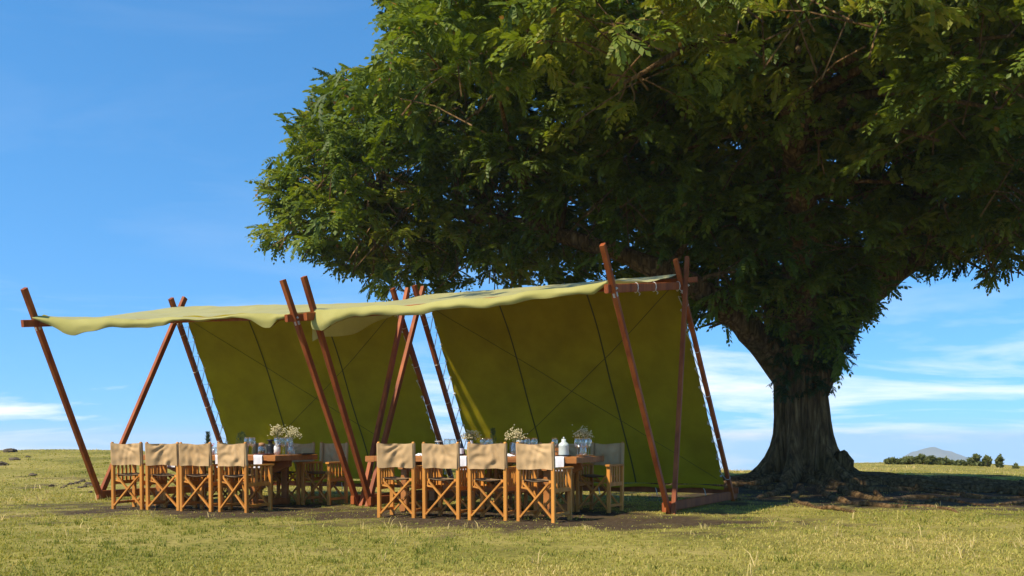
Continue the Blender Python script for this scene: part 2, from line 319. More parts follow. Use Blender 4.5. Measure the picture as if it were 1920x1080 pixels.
# ------------------------------------------------------------------ mountain and bushes on the ridge
def mountain():
    d = 2300.0; pr = [(1560, 905), (1640, 880), (1690, 862), (1704, 851), (1712, 847), (1730, 842), (1742, 838), (1752, 838), (1764, 842), (1786, 847), (1810, 856), (1835, 864), (1880, 878), (1960, 905)]
    pts = [at(px, py, d) for px, py in pr]; mb = MB()
    xs = np.linspace(pts[0].x, pts[-1].x, 90); top = np.interp(xs, [p.x for p in pts], [p.z for p in pts])
    vs = []; nv = 16
    for i, (x, zt) in enumerate(zip(xs, top)):
        for j in range(nv + 1):
            t = j / nv; q = abs(t - .5) * 2; z = zt - (q ** 1.25) * 130 + 5 * mnoise.noise((x * .02, t * 7, 0)) * (q > .05) + 1.6 * mnoise.noise((x * .07, t * 3, 4)); vs.append((x, d + (t - .5) * 560, z))
    fs = [(i * (nv + 1) + j, (i + 1) * (nv + 1) + j, (i + 1) * (nv + 1) + j + 1, i * (nv + 1) + j + 1) for i in range(89) for j in range(nv)]
    mb.add(vs, fs, True); tag(mb.obj('mountain', M_MOUNT), kind='structure')
mountain()

def leaf_cloud(centers, radii, n, size, seed, squash=.8, tone=(0, 1)):
    """random leaf rhombs spread through a few ball volumes -> V,T,tone"""
    r = np.random.default_rng(seed); c = np.array(centers, float); k = r.choice(len(c), n, p=np.array(radii) ** 2 / np.sum(np.array(radii) ** 2))
    v = r.normal(size=(n, 3)); v /= np.linalg.norm(v, axis=1)[:, None]; rad = np.array(radii)[k] * r.uniform(.45, 1.05, n) ; P = c[k] + v * rad[:, None] * np.array([1, 1, squash])
    a = r.normal(size=(n, 3)); a /= np.linalg.norm(a, axis=1)[:, None]; b = np.cross(a, r.normal(size=(n, 3))); b /= np.linalg.norm(b, axis=1)[:, None]
    s = size * r.uniform(.6, 1.4, n)[:, None]; V = np.stack([P - a * s, P + b * s * .42, P + a * s, P - b * s * .42], 1).reshape(-1, 3)
    o = np.arange(n)[:, None] * 4; T = np.concatenate([o + [[0, 1, 2]], o + [[0, 2, 3]]], 0); return V, T, np.repeat(r.uniform(*tone, n), 4)
def bush(px, py, d, w, h, n, label, tall=False, seed=0):
    p = at(px, py, d); x, y = p.x, p.y; z = gz(x, y); o = thing('tall_shrub' if tall else 'low_bush', label, 'bush', (x, y, z - .03), 0, 'bushes along the ridge')
    r = random.Random(seed); cs = []; rs = []
    for i in range(9):
        t = i / 8
        if tall: cs.append((r.uniform(-.3, .3) * w * (1 - t * .5) + .25 * w * t, r.uniform(-.2, .2) * w, h * (.15 + .8 * t))); rs.append(w * r.uniform(.22, .42) * (1 - .35 * t))
        else: cs.append(((t - .5) * w * .9, r.uniform(-.25, .25) * w * .5, h * r.uniform(.25, .72))); rs.append(h * r.uniform(.3, .48))
    V, T, tn = leaf_cloud(cs, rs, n, .085, seed); link('crown', np_mesh('crown', V, T, M_BUSH, tn), o)
    mb = MB()
    for c in cs[::2]: mb.tube([(c[0] * .4, c[1] * .4, -.05), (c[0] * .8, c[1], c[2] * .6), c], [.03, .02, .008], 4)
    mb.obj('stem', M_TWIG, o)
for k, (px, w, h, n, tall, lb) in enumerate([
        (1690, 1.15, .34, 1000, False, 'low dark bush at the left end of the hedge on the ridge'), (1722, 1.1, .38, 1000, False, 'rounded low bush second from the left in the ridge hedge'),
        (1752, 1.1, .30, 900, False, 'low bush in the middle of the ridge hedge below the mountain'), (1786, 1.2, .32, 1000, False, 'low spreading bush at the right end of the ridge hedge'),
        (1824, .55, .46, 420, True, 'leafy leaning shrub just right of the ridge hedge'), (1846, .5, .42, 420, True, 'middle one of three upright shrubs on the ridge'),
        (1873, .32, .52, 330, True, 'thin upright shrub near the right edge of the ridge'), (1903, .2, .22, 110, True, 'tiny shrub tuft at the far right of the ridge')]):
    bush(px, 850, 39.0, w, h, n, lb, tall, 50 + k)

# ------------------------------------------------------------------ the tree
def smooth_path(pts, n):
    pts = [Vector(p) for p in pts]; out = []
    P = [pts[0] * 2 - pts[1]] + pts + [pts[-1] * 2 - pts[-2]]
    for i in range(1, len(P) - 2):
        for k in range(n):
            t = k / n; a, b, c, d = P[i - 1], P[i], P[i + 1], P[i + 2]
            out.append(.5 * ((2 * b) + (c - a) * t + (2 * a - 5 * b + 4 * c - d) * t * t + (3 * b - a - 3 * c + d) * t ** 3))
    return out + [pts[-1]]
TB = Vector((TREE[0], TREE[1], gz(*TREE)))
tree = thing('shade_tree', 'huge spreading shade tree with thick fluted trunk beside the canvas tents', 'tree', TB)
def T_(p): return Vector(p) - TB
def build_trunk():
    mb = MB(); nth = 72; zs = [-.25, 0, .12, .25, .42, .62, .85, 1.1, 1.4, 1.7, 2.0, 2.3, 2.6, 2.9, 3.2]; vs = []
    for z in zs:
        fl = math.exp(-max(z, 0) / .42)
        for k in range(nth):
            a = 2 * math.pi * k / nth
            base = .435 + .015 * z * 0 + .10 * max(0, z - 1.9) ** 1.3
            flute = .045 * math.sin(a * 5 + .7) + .05 * math.sin(a * 9 + 2 + .3 * z) + .03 * math.sin(a * 15 + z) - .07 * max(0, math.cos(a - R(282))) ** 30
            butt = .70 * fl * (.62 + .38 * math.sin(a * 6 + 1.1) + .28 * math.sin(a * 11 + .4)) + .10 * fl * max(0, math.cos(a - math.pi)) ** 2
            r = base + flute * (1 - .25 * fl) + butt
            r += .022 * mnoise.noise((math.cos(a) * 4, math.sin(a) * 4, z * 1.2)) + .02 * mnoise.noise((math.cos(a) * 11, math.sin(a) * 11, z * 2))
            cx = -.03 * z; vs.append((cx + r * math.cos(a), r * math.sin(a), z))
    fs = [(i * nth + k, i * nth + (k + 1) % nth, (i + 1) * nth + (k + 1) % nth, (i + 1) * nth + k) for i in range(len(zs) - 1) for k in range(nth)] + [tuple(range((len(zs) - 1) * nth, len(zs) * nth))]
    mb.add(vs, fs, True); mb.obj('trunk', M_BARK, tree)
    b = MB(); nb = 20    # broken burl on the right of the foot
    for (c, r0) in (((.66, -.20, .26), .23),):
        vs = []; fs = []
        for i in range(11):
            ph = math.pi * i / 10
            for k in range(nb):
                th = 2 * math.pi * k / nb; d = Vector((math.sin(ph) * math.cos(th), math.sin(ph) * math.sin(th), math.cos(ph)))
                r = r0 * (1 + .45 * mnoise.noise(d * 2.1 + Vector((3, 0, 0))) + .25 * mnoise.noise(d * 6)); vs.append(Vector(c) + Vector((d.x * r, d.y * r, d.z * r * 1.15)))
        fs = [(i * nb + k, i * nb + (k + 1) % nb, (i + 1) * nb + (k + 1) % nb, (i + 1) * nb + k) for i in range(10) for k in range(nb)]; b.add(vs, fs, True)
    b.obj('burl', M_BARK, tree)
build_trunk()
def limb(pts, r0, r1, name='limb', n=12, sub=6, m=None, wob=.0):
    p = smooth_path(pts, sub); k = len(p); mb = MB(); rr = [r0 + (r1 - r0) * (i / (k - 1)) ** .8 for i in range(k)]
    mb.tube([T_(q) for q in p], rr, n)
    if wob: mb.v = [tuple(Vector(v) * 1 + Vector((mnoise.noise(Vector(v) * 2.2), mnoise.noise(Vector(v) * 2.2 + Vector((9, 0, 0))), mnoise.noise(Vector(v) * 2.2 + Vector((0, 9, 0))))) * wob) for v in mb.v]
    return mb.obj(name, m or M_BARK, tree), p
LIMBS = [
    ([at(1492, 720, 19), at(1445, 660, 18.8), at(1385, 600, 18.3), at(1310, 540, 17.8), at(1200, 490, 17.5), at(1050, 440, 17.8), at(860, 400, 18.5), at(700, 380, 19)], .36, .07),
    ([at(1500, 730, 19), at(1480, 640, 19), at(1440, 520, 18.6), at(1370, 380, 18), at(1250, 240, 17.5), at(1120, 120, 17), at(960, 40, 17)], .40, .08),
    ([at(1512, 730, 19), at(1520, 620, 19.2), at(1530, 480, 19.2), at(1500, 320, 19), at(1470, 100, 18.5), at(1420, -160, 18)], .40, .12),
    ([at(1520, 730, 19), at(1560, 620, 19), at(1620, 520, 18.4), at(1690, 420, 17.5), at(1790, 300, 16.5), at(1900, 160, 15.5), at(2050, 20, 15)], .37, .09),
    ([at(1525, 720, 19), at(1580, 610, 19.6), at(1680, 510, 20.2), at(1800, 440, 20.8), at(1920, 400, 21.4), at(2100, 360, 22)], .34, .09),
    ([at(1500, 700, 19.1), at(1470, 600, 20), at(1400, 480, 21.5), at(1280, 360, 23), at(1120, 280, 24)], .40, .09),
    ([at(1505, 690, 19), at(1500, 560, 18), at(1500, 380, 16.3), at(1480, 160, 14.6), at(1450, -60, 13.6), at(1400, -300, 13)], .42, .09)]
PATHS = []
for k, (pts, r0, r1) in enumerate(LIMBS):
    _, p = limb(pts, r0, r1, 'limb', 14, 6, wob=.05); PATHS += p
PATHS_NP = np.array([tuple(p) for p in PATHS])
# roots that run over the ground
def root(pts, r0, r1):
    q = []
    for (x, y) in pts: q.append((x, y, gz(x, y) + .03))
    p = smooth_path(q, 5); p = [Vector((v.x + .06 * mnoise.noise((v.x * 3, v.y * 3, 1)), v.y + .1 * mnoise.noise((v.x * 3, v.y * 3, 7)), gz(v.x, v.y) + .008 + .06 * mnoise.noise((v.x * 2, v.y * 2, 3)))) for v in p]
    p[0].z = gz(p[0].x, p[0].y) + .06
    k = len(p); MB().tube([T_(v) for v in p], [max(r1, r0 + (r1 - r0) * (i / (k - 1)) ** .7) for i in range(k)], 8).obj('root', M_BARK, tree)
tx, ty = TREE
for a0, ln, cv, r0 in [(-178, 2.2, .3, .16), (-165, 2.6, -.3, .15), (-148, 2.9, .25, .15), (-125, 2.4, -.35, .13), (-100, 2.0, .3, .14), (-80, 2.3, -.3, .14), (-58, 3.2, .3, .15), (-42, 4.2, .25, .16),
                       (-30, 5.0, -.2, .15), (-20, 5.8, .15, .16), (-12, 6.6, -.12, .15), (-5, 7.2, .12, .17), (2, 6.6, -.1, .15), (8, 5.2, .15, .14), (-36, 6.0, .3, .12), (-16, 4.0, -.3, .12), (-25, 7.0, .2, .11), (170, 2.4, .2, .14)]:
    pts = []
    for i in range(6):
        t = i / 5; a = R(a0) + cv * t * (1 if i % 2 else .6); rr = .75 + ln * t; pts.append((tx + rr * math.cos(a), ty + rr * math.sin(a) * .8))
    root(pts, r0, .02)
def gpix(px, py):
    d = 9.0
    while d < 60:
        p = at(px, py, d)
        if p.z <= gz(p.x, p.y): break
        d += .08
    return (p.x, p.y)
for pts, r0 in [([(1570, 905), (1650, 908), (1740, 903), (1830, 906), (1915, 902)], .13), ([(1560, 915), (1640, 922), (1720, 920), (1800, 930), (1900, 925)], .12), ([(1580, 925), (1650, 938), (1740, 935), (1840, 948), (1925, 944)], .09),
                ([(1540, 922), (1580, 942), (1660, 952), (1740, 950), (1800, 962)], .08), ([(1470, 920), (1420, 935), (1380, 940)], .11), ([(1500, 920), (1490, 940), (1540, 955), (1600, 962)], .08), ([(1480, 915), (1430, 918), (1390, 912)], .12), ([(1650, 908), (1700, 914), (1760, 912), (1790, 918)], .06),
                ([(1720, 920), (1780, 915), (1850, 918), (1920, 914)], .07), ([(1640, 930), (1700, 944), (1760, 941)], .05), ([(1800, 932), (1860, 936), (1930, 934)], .06), ([(1600, 912), (1690, 897), (1780, 896), (1900, 893)], .10)]:
    root([gpix(*p) for p in pts], r0 * .85, .022)
for i in range(34):   # thinner side roots
    a = R(random.uniform(-60, 14)); r0 = random.uniform(1.5, 6); a2 = a + random.uniform(-.35, .35); ln = random.uniform(.8, 2.2); pts = []
    for j in range(4): t = j / 3; pts.append((tx + r0 * math.cos(a) + ln * t * math.cos(a2) , ty + r0 * math.sin(a) * .8 + ln * t * math.sin(a2) * .8))
    root(pts, random.uniform(.035, .07), .012)

# --- foliage
SIL = np.array([(640, -900), (692, 0), (708, 45), (700, 85), (706, 112), (722, 130), (650, 133), (612, 148), (575, 168), (560, 195), (556, 235), (520, 275), (506, 330), (480, 365), (468, 392), (490, 418), (463, 455),
                (500, 488), (552, 484), (600, 518), (650, 510), (657, 562), (780, 580), (1000, 590), (1230, 600), (1288, 640), (1318, 655), (1342, 632), (1322, 590), (1345, 575), (1400, 625), (1450, 690), (1450, 725), (1550, 725), (1572, 690),
                (1598, 668), (1622, 640), (1612, 612), (1652, 598), (1668, 562), (1690, 540), (1742, 518), (1778, 508), (1812, 530), (1852, 546), (1925, 552), (2900, 600), (2900, -900)], float)
def inside(px, py, poly=SIL):
    c = np.zeros(px.shape, bool); n = len(poly)
    for i in range(n):
        x0, y0 = poly[i]; x1, y1 = poly[(i + 1) % n]
        if y0 == y1: continue
        h = (y0 > py) != (y1 > py); c ^= h & (px < (x1 - x0) * (py - y0) / (y1 - y0) + x0)
    return c
def proj(P): return 960 + F_PX * P[:, 0] / P[:, 1], HOR - F_PX * (P[:, 2] - EYE) / P[:, 1]
def leaflet_set(r, n_pairs=6, ln=.5, lw=.125, droop=.5):
    """one feathery compound leaf hanging off the origin along +X; quads of two triangles"""
    V = []; 
    for i in range(n_pairs + 1):
        t = (i + .6) / (n_pairs + .6); x = ln * t * (1 - .12 * t); z = -droop * ln * t * t
        for s in ((-1, 1) if i < n_pairs else (0,)):
            L0 = .98 * lw * (1 - .35 * abs(t - .5)) * r.uniform(.8, 1.2); fw = .62 + .2 * t if s else 1.0
            dirv = Vector((fw, s * .8, -.35 - .5 * t + r.uniform(-.18, .18))).normalized(); sd = dirv.cross(Vector((0, .25 * s, 1))).normalized(); w = L0 * .33
            b = Vector((x, 0, z)); mid = b + dirv * L0 * .5 + Vector((0, 0, .006)); V += [b, mid + sd * w, b + dirv * L0, mid - sd * w]
    return V
def cluster_template(seed):
    r = random.Random(seed); V = []; tw = []; n = 10; ln = .55
    for i in range(n):
        t = (i + .5) / n; base = Vector((ln * t, .05 * math.sin(t * 5), .12 * t - .22 * t * t)); tw.append(base)
        az = (1 if i % 2 else -1) * R(r.uniform(30, 75)) * (1 - .55 * t); pt = R(r.uniform(-25, 45) - 30 * t)
        if i == n - 1: az = 0
        m = Matrix.Rotation(az, 3, 'Z') @ Matrix.Rotation(-pt, 3, 'Y') @ Matrix.Rotation(R(r.uniform(-28, 28)), 3, 'X')
        s = r.uniform(.75, 1.1)
        V += [base + m @ (v * s) for v in leaflet_set(r, 5, r.uniform(.26, .38), .118, r.uniform(.2, .75))]
    return np.array([tuple(v) for v in V])
TEMPL = [cluster_template(100 + i) for i in range(8)]
def place_clusters(P, yaw, tilt, scale, tone, roll, seed):
    r = np.random.default_rng(seed); Vs = []; Ts = []; tn = []; off = 0; ki = r.integers(0, len(TEMPL), len(P))
    for k in range(len(TEMPL)):
        I = np.where(ki == k)[0]
        if not len(I): continue
        t = TEMPL[k]; cy, sy = np.cos(yaw[I]), np.sin(yaw[I]); ct, st = np.cos(tilt[I]), np.sin(tilt[I]); cr_, sr = np.cos(roll[I]), np.sin(roll[I])
        x, y, z = [t[None, :, j] * scale[I][:, None] for j in range(3)]
        y, z = y * cr_[:, None] - z * sr[:, None], y * sr[:, None] + z * cr_[:, None]
        x, z = x * ct[:, None] - z * st[:, None], x * st[:, None] + z * ct[:, None]
        x, y = x * cy[:, None] - y * sy[:, None], x * sy[:, None] + y * cy[:, None]
        V = np.stack([x, y, z], -1) + P[I][:, None, :]; nl = t.shape[0] // 4
        T0 = (np.arange(nl)[:, None] * 4 + np.array([[0, 1, 2, 3]]))
        Ts.append((T0[None] + (np.arange(len(I)) * t.shape[0])[:, None, None] + off).reshape(-1, 4)); Vs.append(V.reshape(-1, 3)); off += V.shape[0] * V.shape[1]
        lt = np.clip(tone[I][:, None] + r.normal(0, .13, (len(I), nl)), 0, .96); od = r.random((len(I), nl)) < .006; lt[od] = 1
        tn.append(np.repeat(lt.ravel(), 4))
    return np.concatenate(Vs), np.concatenate(Ts), np.concatenate(tn)
def crown():
    r = np.random.default_rng(77)
    # lobes: first the ones that carry the outline, then a dome-shaped fill
    lob = [(*at(px, py, d), rad) for px, py, d, rad in [
        (605, 425, 19, 1.35), (640, 305, 19.5, 1.3), (700, 215, 19.5, 1.3), (830, 60, 18.5, 1.3), (800, -120, 18.5, 1.4), (545, 440, 18.6, .75), (560, 300, 19, .7), (610, 205, 19.3, .65), (745, 40, 18.5, .55), (750, 110, 18.6, .6),
        (520, 390, 19, .55), (720, 430, 18, 1.3), (700, 480, 19, 1.0), (780, 330, 17.8, 1.4), (860, 200, 17.4, 1.4), (980, 60, 16.8, 1.5), (850, 480, 18.5, 1.2), (740, 520, 20, 1.0), (960, 500, 18.5, 1.2),
        (1080, 510, 19.5, 1.1), (1200, 520, 20, 1.1), (940, 350, 17.5, 1.4), (1060, 220, 16.8, 1.4), (1310, 590, 20.5, .9), (1300, 520, 20, 1.0),
        (1640, 540, 19.5, 1.0), (1720, 470, 19.5, 1.2), (1850, 480, 20, 1.1), (1960, 490, 20, 1.1), (1600, 610, 19.3, .7), (1380, 555, 17.9, .42), (1430, 600, 18.1, .4), (1350, 530, 17.6, .5), (1400, 300, 16, 1.3), (1500, 250, 15.5, 1.3), (1600, 330, 16, 1.2), (1700, 300, 15.5, 1.2), (1550, 430, 17, 1.1), (1450, 450, 17.2, 1.0), (1650, 430, 17, 1.0), (1380, 480, 17, .9), (1280, 420, 16.8, 1.2),
        (1180, 350, 16.5, 1.3), (1250, 250, 16, 1.3), (1350, 150, 15, 1.3), (1500, 560, 17.8, .8), (1560, 540, 17.8, .8), (1450, 580, 17.9, .6), (1620, 560, 18, .7), (1800, 350, 16, 1.2), (1800, 450, 17, 1.1), (1900, 420, 16.5, 1.1),
        (1575, 600, 18.6, .55), (1600, 570, 18.6, .6), (1640, 560, 18.7, .6), (1572, 645, 18.7, .45), (1480, 640, 18.3, .5), (1530, 650, 18.2, .5), (1455, 620, 18.3, .4), (1405, 560, 18, .45), (1330, 600, 19, .5), (1600, 630, 18.8, .45), (1580, 150, 15, 1.2), (1680, 120, 14.5, 1.2), (1450, 350, 16.5, 1.1), (1120, 420, 17, 1.2), (1030, 300, 16.9, 1.2), (1340, 380, 16.8, 1.1), (1880, 160, 12.6, 1.0), (1820, 60, 12.4, .9), (1760, 230, 13.2, .8), (1900, 20, 12, 1.0), (1540, 40, 13.5, 1.0), (1480, 120, 13.8, .8), (1930, 330, 14, 1.0)]]
    n_try = 0
    for _ in range(700):   # unseen leaf lobes added high above the frame to shade the lower crown
        x, y, z, rad = r.uniform(0.5, 8), r.uniform(12.0, 14.8), r.uniform(7.0, 11.0), r.uniform(1.0, 1.5); px, py = proj(np.array([[x, y, z]]))
        if py[0] > -150 - rad * .7 * F_PX / y: continue
        if any((x - l[0]) ** 2 + (y - l[1]) ** 2 + (z - l[2]) ** 2 < (1.0 * (rad + l[3])) ** 2 for l in lob): continue
        lob.append((x, y, z, rad))
    n0 = len(lob)
    while len(lob) < n0 + 125 and n_try < 9000:
        n_try += 1; a = r.uniform(0, 2 * math.pi); ux, uy = math.cos(a), math.sin(a); q = math.sqrt(r.uniform(.03, 1))
        ax = 11.6 if ux < 0 else 7.0; ay = 7.2 if uy < 0 else 3.6; x = tx + ux * ax * q; y = ty + uy * ay * q
        top = 5.0 + 6.6 * math.sqrt(max(0, 1 - q * q)); bot = 4.6 + 2.6 * (1 - q) * (1 if uy < .3 else .4) + (1.2 if uy < -.4 else 0)
        z = top - (top - bot) * r.uniform(0, 1) ** 1.5; rad = r.uniform(.95, 1.5); P = np.array([[x, y, z]]); px, py = proj(P); rp = rad * F_PX / y * .7
        if py[0] > -60:
            if not all(inside(px + dx * rp, py + dy * rp * .8)[0] for dx, dy in ((0, 0), (-1, 0), (0, 1), (.7, .7), (-.7, .7), (0, -1))): continue
        if any((x - l[0]) ** 2 + (y - l[1]) ** 2 + (z - l[2]) ** 2 < (.62 * (rad + l[3])) ** 2 for l in lob): continue
        lob.append((x, y, z, rad))
    lob = np.array(lob); P = []; yaw = []; tone = []; sc = []; li = []
    for i, (x, y, z, rad) in enumerate(lob):
        px, py = proj(np.array([[x, y, z]])); inframe = -150 < py[0] and -250 < px[0] < 2170; n = int((37 if inframe else 6) * rad ** 2 + 2); lt = np.clip(r.normal(.50, .17), .12, .85)
        v = r.normal(size=(n, 3)); v /= np.linalg.norm(v, axis=1)[:, None]; v[:, 2] = np.where(v[:, 2] < -.5, -v[:, 2] * .6, v[:, 2]); q = r.uniform(.5, 1.0, n) ** .5
        p = np.array([x, y, z]) + v * (rad * q)[:, None] * np.array([1, 1, .78]); P.append(p)
        yaw.append(np.arctan2(v[:, 1], v[:, 0]) + r.normal(0, .5, n)); tone.append(np.clip(lt + .05 * v[:, 2] + r.normal(0, .12, n), 0, .95)); sc.append(r.uniform(.62, 1.1, n) * (1 if inframe else 2.3)); li += [i] * n
    P = np.concatenate(P); yaw = np.concatenate(yaw); tone = np.concatenate(tone); sc = np.concatenate(sc); li = np.array(li)
    mid = P + np.stack([np.cos(yaw), np.sin(yaw), np.full(len(yaw), -.2)], -1) * (.3 * sc)[:, None]
    px, py = proj(mid); ok = inside(px, py) | (py < -30)
    tipx, tipy = proj(P + np.stack([np.cos(yaw), np.sin(yaw), np.full(len(yaw), -.35)], -1) * (.7 * sc)[:, None]); jx = r.normal(0, 7, len(P))
    ok &= inside(tipx + jx, tipy + jx) | (tipy < -30); P, yaw, tone, sc, li = P[ok], yaw[ok], tone[ok], sc[ok], li[ok]
    tilt = r.normal(.12, .28, len(P)); roll = r.normal(0, .3, len(P))
    V, T, tn = place_clusters(P, yaw, tilt, sc, tone, roll, 5)
    print('crown clusters', len(P), 'faces', len(T), 'lobes', len(lob))
    tag(link('crown', np_mesh('crown', V - np.array(TB), T, M_LEAF, tn), tree), kind='stuff')
    # branches: limb -> lobe -> cluster
    br = MB(); tw = MB()
    for i, (x, y, z, rad) in enumerate(lob):
        c = Vector((x, y, z - .3 * rad)); dd = PATHS_NP - np.array(c); dist = np.linalg.norm(dd, axis=1) + .6 * np.maximum(dd[:, 2], 0); j = int(np.argmin(dist)); a = Vector(PATHS_NP[j]); ln = (c - a).length
        if ln > .2 and (li == i).sum() > 6 and ln < 5 and inside(proj(np.array([tuple(c)]))[0], proj(np.array([tuple(c)]))[1] + 28)[0]:
            m1 = a.lerp(c, .4) + Vector((random.uniform(-.12, .12), random.uniform(-.12, .12), .10)) * ln; r0 = min(.11, .03 + .022 * ln)
            br.tube([T_(q) for q in smooth_path([a, m1, c], 5)], [r0 + (.02 - r0) * t / 10 for t in range(11)], 6)
        for kk, q in enumerate(np.where(li == i)[0]):
            if kk % 7: continue
            e = Vector(P[q]); yv = Vector((math.cos(yaw[q]), math.sin(yaw[q]), 0)); c2 = c + Vector((random.uniform(-.6, .6), random.uniform(-.6, .6), random.uniform(-.3, .3))) * rad; m1 = c2.lerp(e, .5) + Vector((0, 0, .08)); tip = e + yv * .5 * sc[q] + Vector((0, 0, -.2))
            tp = np.array([tuple(v) for v in (c2, m1, e, tip)]); tpx, tpy = proj(tp)
            if not np.all(inside(tpx, tpy + 6) | (tpy < -30)): continue
            tw.tube([T_(v) for v in (c2, m1, e, e.lerp(tip, .5) + Vector((0, 0, .06)), tip)], [.014, .011, .008, .006, .003], 4, False)
    tag(br.obj('branches', M_BARK, tree), kind='stuff'); tag(tw.obj('twigs', M_BARK, tree), kind='stuff')
crown()
def ivy():
    r = np.random.default_rng(9); P = []; yaw = []
    for _ in range(420):
        a = r.uniform(-math.pi, .3 if r.random() < .9 else math.pi); px = r.uniform(1455, 1590); py = r.uniform(500, 690) if r.random() < .93 else r.uniform(690, 740)
        if py > 600 and px > 1440 + (760 - py) * .95 + 60: px = r.uniform(1460, 1565)
        d = 19 - .45 - .75 * max(0, (700 - py) / 190) * r.uniform(0, 1) + .35 * abs(px - 1510) / 60 * r.uniform(0, 1); P.append(tuple(at(px, py, d))); yaw.append(-math.pi / 2 + (px - 1510) / 60 + r.normal(0, .5))
    P = np.array(P); yaw = np.array(yaw); n = len(P)
    V, T, tn = place_clusters(P, yaw, r.normal(-.2, .35, n), r.uniform(.22, .42, n), r.uniform(.1, .8, n), r.normal(0, .4, n), 3)
    tag(link('climbing_foliage', np_mesh('climbing_foliage', V - np.array(TB), T, M_IVY, tn), tree), kind='stuff')
ivy()
# bare pale twigs low in the front of the crown
for pts in [[(1100, 100, 14.6), (1130, 45, 14.4), (1190, 22, 14.3), (1250, 12, 14.2)], [(1235, 15, 14.2), (1252, 40, 14.2), (1240, 75, 14.3)], [(1000, 115, 15.4), (1060, 150, 15.2), (1105, 165, 15.1), (1170, 168, 15)],
            [(1175, 140, 14.6), (1168, 175, 14.6), (1150, 205, 14.6), (1135, 230, 14.7)], [(1178, 145, 14.6), (1190, 180, 14.5), (1183, 200, 14.5)], [(1370, 0, 13), (1385, 30, 13), (1380, 65, 13)],
            [(1330, -10, 13), (1370, 12, 13), (1420, 14, 13), (1460, 6, 13), (1505, 2, 13)], [(1215, 60, 14.2), (1240, 80, 14.2), (1255, 82, 14.2)], [(1160, 45, 14.4), (1178, 30, 14.3), (1180, 55, 14.4)], [(940, 40, 16), (960, 52, 16), (905, 20, 16)]]:
    pp = smooth_path([at(*p) for p in pts], 4); MB().tube([T_(p) for p in pp], [.02 + (.006 - .02) * i / (len(pp) - 1) for i in range(len(pp))], 5).obj('bare_twig', M_TWIG, tree)

